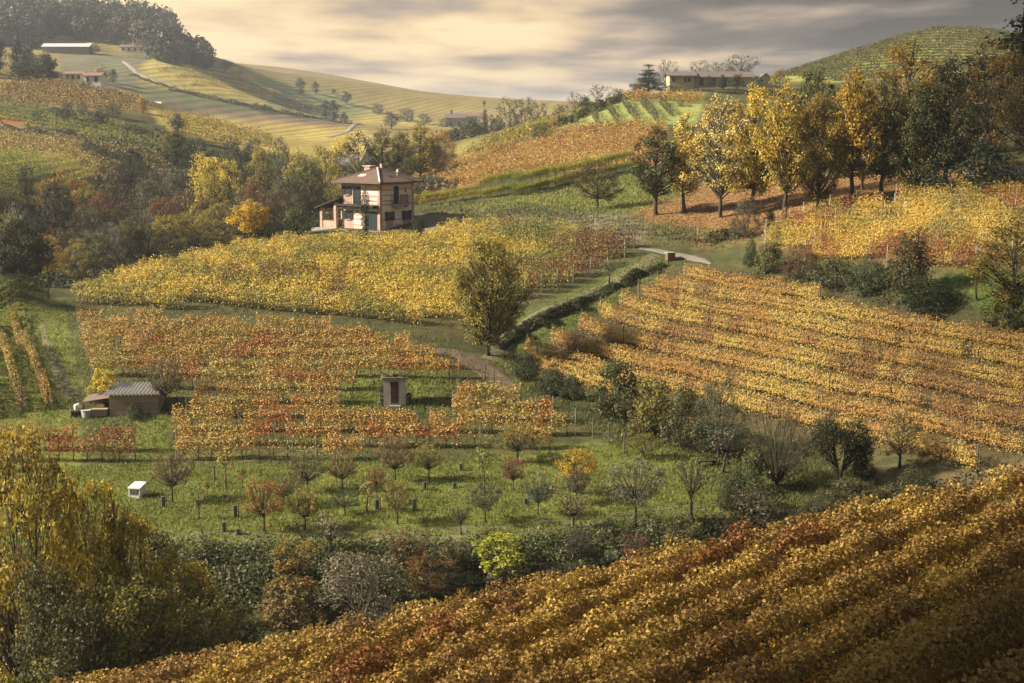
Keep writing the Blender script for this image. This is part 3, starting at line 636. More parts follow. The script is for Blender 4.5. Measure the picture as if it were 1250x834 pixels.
arch('lollipop', 27, .32, .36, .85, 44, .11, 3800, .028, 'round', r0=.045, twigs=5)
arch('bigleaf1', 28, .12, .06, .75, 150, .055, 10500, .0150, 'tall', squash=.5, r0=.016, stems=3, twigs=10, up=.03, mixtop=.4, tw=.0014)
arch('bigleaf2', 29, .1, .04, .9, 190, .07, 21000, .0155, 'round', squash=.5, r0=.016, stems=4, twigs=9, up=.03, mixtop=.4, tw=.0014)
arch('ivytree', 30, .1, .02, .6, 80, .09, 9500, .018, 'tall', r0=.03, twigs=3, mixtop=.2)
arch('bramble', 31, .02, .0, 1.0, 46, .15, 3600, .035, 'dome', r0=.012, stems=8, twigs=10, trunk_top=.6, mixtop=.1)
arch('broadleaf', 32, .1, .08, .85, 56, .09, 2300, .042, 'round', r0=.016, stems=6, twigs=6, mixtop=.4, trunk_top=.8)
arch('twinhead', 40, .3, .4, 1.0, 60, .12, 7500, .024, 'twin', r0=.036, stems=2, twigs=4, trunk_top=.62, spread=.75)
arch('far1', 33, .14, .08, .75, 26, .15, 1300, .05, twigs=2)
arch('far2', 34, .14, .06, .6, 26, .14, 1300, .05, 'tall', twigs=2)
arch('farbush', 35, .03, .0, 1.1, 24, .18, 1100, .06, 'dome', twigs=1)
arch('farairy', 36, .2, .2, .75, 34, .1, 620, .035, 'round', twigs=10, r0=.018)
EXTENT = {}
for k, (wd, cr, w) in ARCH.items():
    a = np.empty(len(cr.vertices)*3, np.float32); cr.vertices.foreach_get('co', a); a = a.reshape(-1, 3)
    lo, hi = np.percentile(a, 1, 0), np.percentile(a, 99, 0); EXTENT[k] = (max(hi[0]-lo[0], hi[1]-lo[1]), float(np.percentile(a[:, 2], 99.6)))
TREES = []
RT = random.Random(5)
def plant(kind, u, vb, vt, wpx, cols, label, D=None, group=None, cat='tree', name=None, rz=None, lo=8, dz=0):
    """stands a tree or shrub on the ground; size from how tall and wide it looks at its distance"""
    if D is None: b = hit(u, vb, lo); D = b[1]
    else: p = pt(u, 417, D); b = np.array((p[0], D, ground(p[0], D)))
    top = pt(u, vt, D)[2]; H = max(.3, top-b[2]); W = wpx/ppm(D, vt)
    wood, crown, w = ARCH[kind]; ew, eh = EXTENT[kind]
    if name is None: name = {'tree': 'tree', 'shrub': 'shrub', 'bush': 'bush'}.get(cat, cat.replace(' ', '_'))
    t = thing(name, label, cat, (float(b[0]), float(b[1]), float(b[2])+dz), RT.uniform(0, 6.28) if rz is None else rz, group)
    t.scale = (W/ew, W/ew, H/eh)
    link('trunk', wood, t); c = link('crown', crown, t); leafcols(c, *cols); TREES.append(t)
    return t
# ------------------------------------------------------------------ planting
dk = ((.05,.062,.022), (.085,.09,.028), (.13,.11,.03))
# central and lawn trees
plant('oval1', 595,434,290,90, ((.17,.155,.032),(.32,.26,.05),(.40,.27,.04)), 'large olive gold tree beside the dirt track below the ditch', cat='tree')
plant('round1', 729,256,197,62, ((.07,.065,.03),(.14,.11,.035),(.25,.15,.04)), 'round brown green tree standing alone on the lawn')
plant('oval3', 800,263,154,62, ((.045,.062,.018),(.075,.085,.022),(.28,.18,.03)), 'dark green tree at the left end of the yellow tree row')
plant('slim', 836,260,138,50, ((.50,.38,.07),(.66,.49,.09),(.5,.32,.05)), 'slim yellow tree beside the dark green one')
plant('airy1', 879,266,118,87, ((.62,.49,.14),(.76,.59,.19),(.55,.4,.1)), 'pale gold tree with several thin stems and see-through crown')
plant('oval2', 919,262,106,72, ((.42,.32,.05),(.58,.42,.06),(.2,.17,.04)), 'golden tree just right of the pale many-stemmed one')
plant('oval3', 958,270,106,72, ((.34,.26,.04),(.54,.37,.05),(.2,.17,.03)), 'gold tree behind the grey bush at the leaf-strewn slope', )
plant('oval2', 986,246,86,70, ((.055,.075,.022),(.09,.10,.028),(.13,.11,.03)), 'green tree rising behind the gold ones of the row', D=178)
plant('oval1', 998,259,116,65, ((.22,.17,.03),(.36,.24,.035),(.12,.11,.03)), 'olive gold tree in the middle of the row on fallen leaves')
plant('oval3', 1039,252,84,72, ((.30,.20,.03),(.48,.30,.035),(.15,.12,.03)), 'tall gold tree near the middle of the dark wood')
plant('oval2', 1076,244,92,70, ((.10,.11,.032),(.16,.145,.04),(.3,.2,.04)), 'dark green tree with a leaning trunk in the right wood')
plant('airy2', 1094,232,50,105, ((.38,.22,.03),(.46,.28,.035),(.25,.13,.03)), 'broad orange gold crown topping the middle of the right wood', D=178)
plant('oval1', 1116,243,98,77, ((.10,.115,.036),(.16,.155,.045),(.26,.19,.04)), 'dull green tree in front of the orange gold crown')
plant('oval3', 1153,240,72,82, ((.045,.058,.02),(.075,.08,.028),(.12,.09,.03)), 'tall dark green tree left of the cedar')
plant('round2', 1192,236,52,112, ((.24,.16,.04),(.34,.22,.045),(.15,.11,.035)), 'rust brown tree in front of the cedar', D=160)
plant('cedar', 1232,232,-14,150, ((.02,.03,.016),(.03,.045,.02),(.025,.03,.02)), 'big black cedar at the right edge of the wood', D=175, cat='conifer')
plant('round3', 1248,236,62,105, ((.07,.065,.022),(.15,.11,.03),(.2,.12,.03)), 'brown green tree at the right border of the picture', D=152)
plant('bush1', 1196,238,168,112, ((.03,.045,.026),(.04,.058,.03),(.05,.06,.03)), 'low dark evergreen spreading under the cedar', cat='evergreen')
for u, D, vt, w, c, l in ((1050,205,130,60,dk,'dark tree deep in the wood behind the tall gold tree'),(1130,215,112,70,dk,'dark tree deep in the wood left of the cedar'),(1175,205,92,70,((.14,.11,.035),(.2,.145,.04),(.26,.16,.04)),'brown tree deep in the wood beside the cedar'),
    (1010,225,150,56,((.10,.09,.03),(.17,.13,.035),(.2,.14,.03)),'olive tree deep behind the gold row'),(960,230,140,50,((.07,.075,.03),(.1,.1,.03),(.2,.14,.03)),'green tree deep behind the gold row'),(900,235,150,46,((.20,.16,.04),(.3,.22,.05),(.2,.14,.03)),'yellowish tree far behind the golden tree')):
    plant('round3', u,0,vt,w,c,l,D=D)
for u, D, vt, w, c, k, l in ((1300,150,70,80,((.16,.12,.035),(.24,.17,.045),(.2,.15,.04)),'round3','brown tree just past the right border of the wood'),(1335,170,60,90,((.08,.09,.03),(.13,.12,.038),(.2,.15,.04)),'oval2','dark tree just past the right border of the wood'),(1290,190,80,90,dk,'round3','dark tree behind those past the right border')):
    plant(k,u,0,vt,w,c,l,D=D)
# bushes around the right vineyards
plant('twigbush', 911,292,239,40, ((.10,.085,.05),(.14,.115,.06),(.17,.12,.05)), 'grey brown rounded bush at the foot of the gold trees', cat='bush')
plant('thuja', 939,280,254,15, ((.025,.035,.02),(.035,.05,.025),(.03,.04,.02)), 'small dark clipped thuja beside the grey brown bush', cat='bush')
plant('thuja', 1108,366,279,52, ((.065,.06,.025),(.095,.085,.03),(.13,.09,.03)), 'dark ivy clad stump between the vineyards on the right', cat='ivy stump', name='ivy_stump')
plant('bush1', 1130,378,338,88, ((.04,.055,.022),(.06,.075,.028),(.08,.08,.03)), 'dark green bush around the foot of the ivy stump', cat='bush')
plant('bush1', 1060,358,314,58, ((.07,.085,.04),(.11,.12,.055),(.09,.09,.04)), 'grey green ivy mound left of the ivy stump', cat='bush')
plant('bush2', 1018,350,316,56, ((.09,.10,.045),(.14,.14,.06),(.11,.1,.04)), 'pale green ivy mound next to the reddish bush', cat='bush')
plant('twigbush', 978,342,300,48, ((.15,.08,.045),(.2,.11,.05),(.13,.1,.05)), 'reddish brown bush at the top of the golden hillside rows', cat='bush')
plant('bush2', 940,332,296,36, ((.11,.12,.04),(.2,.17,.05),(.1,.1,.04)), 'green yellow bush at the top corner of the golden hillside', cat='bush')
plant('bush1', 916,326,290,22, ((.07,.085,.03),(.1,.11,.035),(.1,.1,.04)), 'small green bush near the bend of the gravel road', cat='bush')
plant('airy2', 1232,398,268,100, ((.12,.105,.025),(.28,.21,.035),(.34,.2,.03)), 'thin leafed olive tree at the right border above the hillside rows')
plant('sapling', 1192,368,312,34, ((.40,.28,.04),(.3,.24,.05),(.3,.2,.04)), 'small yellow vine tree on the grass right of the ivy stump')
plant('bush2', 1232,400,352,60, ((.06,.07,.022),(.15,.14,.03),(.3,.22,.04)), 'dark shrub under the olive tree at the right border', cat='bush')
# belt of bushes between orchard and hillside
EV = ((.05,.065,.03),(.075,.09,.04),(.08,.085,.04))
plant('bush1', 643,464,429,40, EV, 'round evergreen bush, first below the dirt track', cat='bush', group='three round evergreen bushes')
plant('bush1', 674,482,447,34, EV, 'round evergreen bush, middle one of three on the grass strip', cat='bush', group='three round evergreen bushes')
plant('bush1', 699,489,457,30, EV, 'round evergreen bush, lowest of three on the grass strip', cat='bush', group='three round evergreen bushes')
plant('bush2', 753,508,440,62, ((.055,.07,.025),(.10,.11,.03),(.2,.17,.04)), 'dark ivy covered shrub with spiky shoots below the golden rows', cat='bush')
plant('bush2', 796,532,462,62, ((.12,.115,.03),(.25,.21,.045),(.14,.1,.04)), 'yellow green tangled shrub right of the spiky ivy shrub', cat='bush')
plant('bush1', 838,548,468,66, ((.075,.08,.03),(.12,.11,.035),(.25,.19,.04)), 'tall olive shrub in the middle of the bush belt', cat='bush')
plant('round2', 880,548,466,70, ((.065,.085,.045),(.09,.11,.05),(.12,.12,.05)), 'feathery grey green shrub behind the crooked orchard tree', D=97, cat='bush')
plant('twigtree', 948,596,492,92, ((.13,.10,.06),(.16,.12,.07),(.2,.13,.05)), 'leafless brown twiggy tree at the edge of the golden hillside')
plant('leaning', 881,578,514,46, ((.12,.13,.08),(.17,.17,.10),(.15,.13,.08)), 'crooked orchard tree with silvery leaves and a dark trunk', rz=3.0)
plant('twinhead', 1024,600,508,76, ((.033,.042,.015),(.055,.06,.02),(.06,.055,.02)), 'dark two-headed tree beside the leafless twiggy one', rz=0.)
plant('bush1', 1052,588,528,36, ((.035,.042,.016),(.055,.06,.022),(.07,.06,.02)), 'dark upright bush right behind the two-headed tree', cat='bush')
plant('airy2', 1098,575,502,60, ((.20,.15,.05),(.28,.2,.05),(.16,.1,.04)), 'thin almost bare tree before the lower golden rows')
plant('bush1', 896,624,572,50, ((.05,.06,.022),(.075,.085,.028),(.1,.09,.03)), 'dark green bush at the right end of the orchard grass', cat='bush')
plant('bramble', 938,660,594,104, ((.06,.055,.028),(.09,.08,.035),(.13,.09,.04)), 'broad dark bramble thicket above the near vine slope', cat='bush', D=84)
plant('bush2', 1040,618,586,70, ((.07,.07,.03),(.11,.10,.04),(.13,.1,.04)), 'grey green scrub below the two-headed tree', cat='bush')
plant('bush1', 1114,612,570,60, ((.055,.062,.025),(.08,.085,.03),(.1,.08,.03)), 'dark bush left of the bare earth by the near slope', cat='bush')
plant('bramble', 1078,622,598,64, ((.065,.06,.03),(.10,.085,.04),(.13,.1,.04)), 'low dry bramble patch between scrub and dark bush', cat='bush')
plant('bramble', 1000,636,606,60, ((.06,.062,.03),(.09,.085,.035),(.13,.1,.04)), 'low bramble patch behind the crest of the near slope', cat='bush')
plant('bush2', 918,600,550,34, ((.10,.13,.05),(.15,.17,.06),(.13,.12,.05)), 'pale green sapling bush before the leafless twiggy tree', cat='bush')
# orchard
OR = 'orchard trees'
for k, u, vb, vt, w, c, l in (
    ('vase1',210,613,553,48,((.17,.115,.065),(.21,.15,.08),(.2,.12,.05)),'grey brown fruit tree right of the white box'),
    ('vase2',322,650,585,56,((.30,.15,.04),(.36,.2,.045),(.2,.14,.05)),'spreading orange fruit tree near the bank'),
    ('vase2',372,648,596,46,((.33,.22,.05),(.28,.22,.06),(.36,.18,.04)),'gold orange vase shaped fruit tree near the bank'),
    ('vase1',376,602,556,46,((.10,.085,.04),(.15,.12,.05),(.2,.13,.04)),'dense dark fruit tree at the edge of the orange rows'),
    ('vase1',346,618,583,48,((.14,.11,.05),(.17,.14,.06),(.22,.14,.05)),'brown green fruit tree behind the spreading orange one'),
    ('vase1',418,598,556,46,((.18,.12,.045),(.22,.16,.05),(.28,.15,.04)),'rusty brown fruit tree right of the dense dark one'),
    ('vase3',421,630,601,42,((.055,.085,.035),(.08,.11,.05),(.08,.09,.04)),'low deep green fruit tree with two trunks'),
    ('sapling',277,598,545,24,((.34,.27,.06),(.4,.3,.06),(.3,.2,.05)),'slender yellow fruit tree before the lowest orange row'),
    ('baresap',243,634,594,22,((.2,.14,.06),(.2,.14,.06),(.2,.14,.06)),'thin bare young tree on the open orchard grass'),
    ('sapling',253,608,588,11,((.3,.13,.05),(.3,.13,.05),(.3,.13,.05)),'tiny orange sapling behind the thin bare young tree'),
    ('sapling',297,598,574,15,((.3,.12,.05),(.26,.14,.05),(.3,.1,.04)),'rusty sapling with a green guard behind the spreading orange tree'),
    ('vase3',485,641,587,44,((.16,.17,.05),(.33,.26,.05),(.3,.2,.05)),'small fruit tree with green gold top on bright grass'),
    ('vase2',483,588,536,44,((.2,.13,.07),(.24,.16,.07),(.26,.14,.05)),'brown thin leaved fruit tree at the lower vine row'),
    ('vase1',524,588,541,36,((.22,.2,.05),(.3,.24,.06),(.3,.2,.05)),'yellow green fruit tree beside the lower red vines'),
    ('leaning',563,655,616,24,((.13,.13,.09),(.16,.16,.1),(.13,.12,.08)),'stunted pruned tree with grey shoots at the bank edge'),
    ('vase3',592,638,590,42,((.09,.10,.06),(.14,.15,.08),(.12,.11,.06)),'pruned fruit tree with dull grey green leaves'),
    ('vase3',627,600,560,30,((.20,.07,.055),(.26,.09,.06),(.15,.06,.05)),'small dark red leaved tree in the orchard'),
    ('vase1',632,566,518,54,((.17,.15,.035),(.24,.19,.04),(.3,.2,.04)),'olive gold tree among the lower vine rows'),
    ('sapling',590,602,546,20,((.24,.25,.06),(.3,.28,.06),(.3,.22,.05)),'slender pale green tree behind the pruned tree'),
    ('vase3',657,630,582,38,((.08,.10,.06),(.12,.14,.08),(.12,.12,.07)),'small grey green fruit tree right of the dark red one'),
    ('dome1',705,604,546,62,((.48,.27,.03),(.55,.36,.04),(.2,.17,.05)),'bright orange gold dome shaped tree'),
    ('vase3',704,616,576,32,((.07,.08,.05),(.1,.1,.06),(.1,.1,.05)),'small dark tree just before the orange gold dome'),
    ('baretree',700,644,598,52,((.30,.24,.12),(.32,.26,.12),(.25,.18,.08)),'pale nearly bare fruit tree below the orange gold dome'),
    ('vase3',775,643,560,74,((.13,.14,.08),(.2,.2,.12),(.22,.12,.07)),'largest orchard tree with silvery grey green leaves'),
    ('leaning',845,636,560,46,((.16,.15,.06),(.2,.18,.07),(.2,.14,.06)),'thin leaning fruit tree at the right of the orchard'),
    ('dome1',787,560,529,46,((.17,.16,.03),(.24,.2,.035),(.2,.16,.03)),'olive low tree with two lobes near the bush belt'),
    ('baretree',403,674,630,46,((.32,.27,.17),(.36,.3,.18),(.3,.22,.1)),'pale silvery shrub tree on the lip of the bank'),
    ('vase3',706,690,648,42,((.06,.065,.045),(.09,.09,.06),(.1,.09,.05)),'small dark tree on the face of the bank'),
    ('baresap',372,676,634,34,((.2,.2,.12),(.2,.2,.12),(.2,.2,.12)),'spindly grey shrub below the gold orange fruit tree'),
    ('vase2',460,602,570,24,((.3,.15,.05),(.26,.14,.05),(.3,.12,.05)),'little orange brown fruit tree beside the rusty brown one'),
    ('sapling',448,625,588,26,((.25,.22,.07),(.3,.25,.08),(.22,.16,.06)),'straw coloured young tree above the low deep green one')):
    plant(k,u,vb,vt,w,c,l,cat='fruit tree',name='fruit_tree',group=OR)
# bank shrubs
plant('brush', 500,702,648,58, ((.13,.085,.035),(.18,.12,.04),(.22,.12,.03)), 'brown upright brush on the bank below the green gold tree', cat='shrub')
plant('round2', 524,752,676,70, ((.13,.085,.035),(.22,.13,.035),(.4,.2,.03)), 'dark brown shrub tipped with orange at the foot of the bank', cat='shrub', D=76)
plant('broadleaf', 611,730,652,82, ((.28,.30,.03),(.38,.38,.045),(.14,.15,.03)), 'bright lime green big leaved shrub on the bank', cat='shrub', D=77.5)
plant('bramble', 645,735,684,100, ((.07,.05,.032),(.10,.07,.045),(.13,.08,.04)), 'dark brown bramble tangle right of the lime green shrub', cat='shrub', D=77)
plant('twigbush', 432,790,676,136, ((.15,.13,.08),(.20,.17,.10),(.25,.17,.06)), 'large grey straw coloured shrub at the foot of the bank', cat='shrub', D=73.5)
plant('brush', 352,738,664,56, ((.21,.15,.03),(.28,.2,.035),(.3,.16,.03)), 'yellow brown upright shrub on the ivy bank', cat='shrub', D=77)
plant('bush2', 345,790,706,92, ((.13,.085,.035),(.2,.14,.035),(.26,.14,.035)), 'rusty olive shrub left of the large grey one', cat='shrub', D=74)
plant('brush', 775,694,652,36, ((.12,.06,.05),(.17,.085,.06),(.15,.08,.05)), 'dark reddish brown upright bush on the right bank', cat='shrub')
plant('brush', 830,682,636,54, ((.11,.11,.035),(.16,.15,.04),(.2,.14,.04)), 'olive brush clump on the right bank', cat='shrub')
plant('bush2', 748,696,672,34, ((.14,.15,.09),(.2,.2,.12),(.16,.14,.08)), 'small pale leaved bush left of the reddish brown one', cat='shrub')
plant('bramble', 690,712,690,60, ((.08,.075,.045),(.12,.10,.06),(.15,.1,.05)), 'dry brown weeds low on the bank', cat='shrub')
plant('bramble', 560,745,700,60, ((.05,.06,.03),(.08,.085,.035),(.1,.09,.04)), 'dark green scrub between the orange tipped and lime shrubs', cat='shrub', D=76)
plant('brush', 556,700,664,36, ((.12,.10,.05),(.16,.13,.06),(.16,.11,.05)), 'grey brown brush under the stunted pruned tree', cat='shrub')
plant('bush1', 268,800,740,90, ((.06,.075,.022),(.11,.11,.03),(.2,.16,.03)), 'olive green shrub at the end of the ivy bank', cat='shrub', D=72)
# lower left corner: big trees rising out of the dip
LW = ((.15,.13,.028),(.46,.34,.045),(.58,.40,.045))
plant('bigleaf2', 8,0,530,215, LW, 'tall gold leaved tree filling the lower left corner', D=63)
plant('bigleaf2', 96,0,592,170, LW, 'gold leaved tree right of the tallest in the lower left', D=66)
plant('bigleaf2', 140,0,632,170, ((.15,.12,.028),(.44,.33,.042),(.52,.35,.04)), 'gold brown tree in front of the white box', D=67)
plant('bigleaf1', 205,0,690,170, ((.12,.11,.026),(.34,.27,.04),(.46,.31,.04)), 'olive gold tree at the left end of the ivy bank', D=69)
plant('bigleaf2', 130,0,712,230, ((.09,.095,.022),(.20,.175,.032),(.34,.25,.04)), 'olive green tree low in the lower left corner', D=60)
plant('ivytree', 38,0,690,110, ((.062,.066,.024),(.10,.10,.034),(.15,.13,.04)), 'ivy covered dark tree at the bottom left', D=58.5)
plant('ivytree', 78,0,740,110, ((.058,.06,.022),(.095,.09,.03),(.14,.12,.04)), 'grey ivy covered stump tree at the bottom left', D=57)
plant('round3', 205,0,745,110, ((.08,.085,.02),(.15,.135,.028),(.25,.17,.03)), 'olive shrubby tree touching the crest of the near slope', D=63)
plant('bush2', 150,0,790,120, ((.05,.055,.02),(.08,.08,.025),(.13,.1,.03)), 'dark scrub behind the left end of the near slope', D=62, cat='shrub')
plant('round2', -30,0,640,120, LW, 'brown gold tree cut by the left border', D=70)
# shed and track
plant('broadleaf', 127,492,450,42, ((.52,.40,.03),(.60,.46,.05),(.45,.32,.03)), 'bright yellow bush growing behind the tin roofed shed', cat='bush')
plant('vase1', 203,503,439,52, ((.12,.105,.045),(.17,.145,.06),(.25,.19,.05)), 'grey olive tree at the right end of the shed')
plant('bush1', 165,512,493,24, ((.05,.06,.028),(.08,.085,.035),(.1,.09,.04)), 'dark weedy bush against the shed wall', cat='bush')
plant('pollard', 743,350,318,26, ((.20,.20,.11),(.26,.25,.14),(.2,.18,.1)), 'pollarded pale shrub beside the overgrown ditch', cat='shrub')
plant('oval3', 310,292,245,46, ((.62,.40,.04),(.70,.48,.06),(.6,.33,.04)), 'brilliant golden yellow tree on the ridge left of the house', D=172)
plant('bush1', 366,290,249,46, ((.06,.085,.022),(.10,.13,.03),(.12,.12,.04)), 'dense green bush by the porch of the stone house', cat='bush', D=172)
plant('bush1', 331,292,272,34, ((.09,.10,.03),(.15,.15,.04),(.2,.16,.04)), 'low olive bush between golden tree and porch', cat='bush', D=172)
plant('cypress', 448,286,229,12, ((.03,.045,.022),(.045,.06,.028),(.05,.06,.03)), 'narrow dark cypress in front of the house corner', cat='cypress', D=163)
plant('thuja', 513,290,264,20, ((.04,.055,.028),(.06,.075,.035),(.08,.08,.04)), 'dark pointed bush at the right corner of the house', cat='bush', D=166)
for k, (u, vb, vt, w) in enumerate(((523,250,232,13),(544,247,229,14),(566,246,227,15),(508,252,236,12))):
    plant('lollipop', u,vb,vt,w, ((.30,.32,.05),(.38,.38,.07),(.35,.3,.06)), ('small lime green ball tree, second from the stone house','small lime green ball tree, third from the stone house','small lime green ball tree touching the tall clipped hedge','small lime green ball tree against the house corner')[k], D=200, group='lime green ball trees')
# left edge
plant('oval1', 28,360,268,82, ((.035,.043,.016),(.065,.068,.02),(.12,.10,.025)), 'large dark shady tree above the left grass slope', D=148)
plant('airy2', 64,350,286,44, ((.42,.30,.045),(.52,.36,.05),(.3,.22,.05)), 'yellow thin crowned tree right of the large shady tree', D=152)
# valley thicket
VT = 'trees of the valley thicket'
og=((.10,.10,.035),(.15,.14,.045),(.2,.15,.04)); gg=((.10,.105,.06),(.14,.14,.08),(.16,.14,.07)); bn=((.12,.085,.045),(.16,.11,.055),(.2,.12,.05)); yg=((.25,.22,.045),(.36,.29,.05),(.2,.18,.05)); dkk=((.035,.045,.022),(.055,.065,.03),(.07,.07,.03)); yl=((.60,.48,.07),(.72,.56,.09),(.45,.38,.07)); ru=((.19,.075,.035),(.25,.11,.04),(.15,.09,.04)); orr=((.38,.2,.035),(.44,.25,.04),(.22,.14,.04)); sv=((.16,.165,.12),(.2,.2,.15),(.16,.15,.1))
V = [ # u, D, top v, width, colours, kind, label
 (43,235,200,24,dkk,'airy2','lone dark tree before the bright green vine rows'),(88,222,208,72,orr,'round2','broad orange tree at the foot of the left hill'),(76,212,222,54,dkk,'oval2','black green tree in front of the broad orange one'),
 (132,212,232,36,ru,'round1','rust red round tree in the valley'),(15,225,238,50,og,'round3','olive tree at the left border under the vine rows'),(30,205,248,46,sv,'farbush','pale green willow by the left border'),
 (112,208,252,46,gg,'round1','grey green tree below the rust red one'),(160,214,248,48,bn,'round2','brown tree right of the rust red one'),(185,230,216,44,gg,'round3','grey tree behind the brown valley tree'),
 (150,240,205,44,bn,'airy2','thin brown tree at the corner of the left vineyard'),(172,262,196,50,dkk,'round1','dark tree below the left hill lane'),(205,255,200,56,gg,'round2','large grey green tree in mid valley'),
 (228,245,205,52,gg,'round1','dull green tree left of the yellow poplars'),(258,238,188,54,yl,'round3','bright yellow tree, tallest of the yellow clump'),(285,236,196,54,yl,'round2','bright yellow tree on the right of the yellow clump'),
 (268,226,212,50,yg,'oval3','yellow green tree at the foot of the yellow clump'),(325,238,182,44,yg,'oval2','yellow topped tree midway between clump and house'),(333,228,196,50,og,'airy2','brown stemmed tree before the yellow topped one'),
 (300,250,178,40,dkk,'round1','dark tree behind the yellow clump'),(345,268,168,36,dkk,'round2','round black green tree beyond the yellow topped one'),(250,275,168,50,dkk,'round1','dark thicket tree under the far yellow slope'),
 (222,282,160,48,og,'oval3','tall olive tree left of the dark thicket'),(285,280,166,44,dkk,'round2','dark thicket tree in the row above the yellow clump'),(318,285,168,36,gg,'round1','grey dark tree at the end of the thicket row'),
 (370,244,186,50,yg,'oval3','pale yellow green tree behind the house porch'),(382,230,200,48,og,'oval2','olive tree at the left of the house roof'),(400,262,178,52,yg,'round3','soft yellow tree above the house roof'),
 (355,222,214,44,gg,'round1','grey tree between golden tree and porch'),(340,214,232,46,bn,'round3','brown shrubby tree behind the golden ridge tree'),(300,212,232,44,gg,'round2','grey brown tree behind the golden ridge tree'),
 (275,208,250,52,yg,'round2','yellow green tree at the ridge left of the golden one'),(245,203,258,56,yg,'round1','yellow olive tree on the knoll shoulder'),(212,200,262,54,yg,'round3','yellow olive tree left on the knoll shoulder'),
 (185,196,272,46,og,'round1','olive tree at the knoll edge'),(163,194,268,40,og,'oval3','dark stemmed olive tree at the knoll edge'),(140,190,272,40,sv,'round2','silver green tree at the knoll edge'),
 (118,186,282,44,og,'round3','olive tree near the yellow thin crowned one'),(98,182,292,40,yg,'round2','yellow green bush tree near the left grass slope'),(85,190,278,40,bn,'round1','brown tree behind the yellow thin crowned one'),
 (232,225,232,46,bn,'round1','brown tree in the hollow of the valley'),(205,222,240,46,ru,'round3','reddish tree in the hollow of the valley'),(182,218,256,40,sv,'round2','silvery tree in the hollow of the valley'),
 (260,215,240,40,bn,'airy2','bare brown tree beneath the yellow clump'),(315,222,222,42,ru,'round1','reddish brown tree before the house'),(12,190,262,50,yg,'round2','yellow green tree above the large shady tree'),
 (442,258,160,50,dkk,'airy2','dark tree rising behind the house roof'),(470,262,158,50,og,'oval3','green tree right behind the house roof'),(492,258,162,44,og,'oval2','olive tree behind the chimney'),
 (515,275,152,52,yg,'oval3','yellow olive tree right of the house roof'),(536,280,158,42,orr,'round2','orange brown tree beside the orange slope'),(420,275,168,44,yl,'round3','pale yellow tree behind the smoking chimney'),
 (560,245,206,46,dkk,'farbush','dark bush below the orange slope'),(530,235,214,46,gg,'farbush','grey bush right of the house'),(590,262,206,30,sv,'farbush','silver shrub at the foot of the orange slope'),(662,262,202,24,sv,'farbush','silver shrub behind the tall clipped hedge'),
 (500,228,222,40,og,'farbush','olive bush right behind the house'),(660,300,149,30,((.07,.085,.03),(.1,.11,.035),(.12,.11,.04)),'farbush','round green bush at the top of the orange slope'),
]
for u, D, vt, w, c, k, l in V: plant(k,u,0,vt,w,c,l,D=D,group=VT)
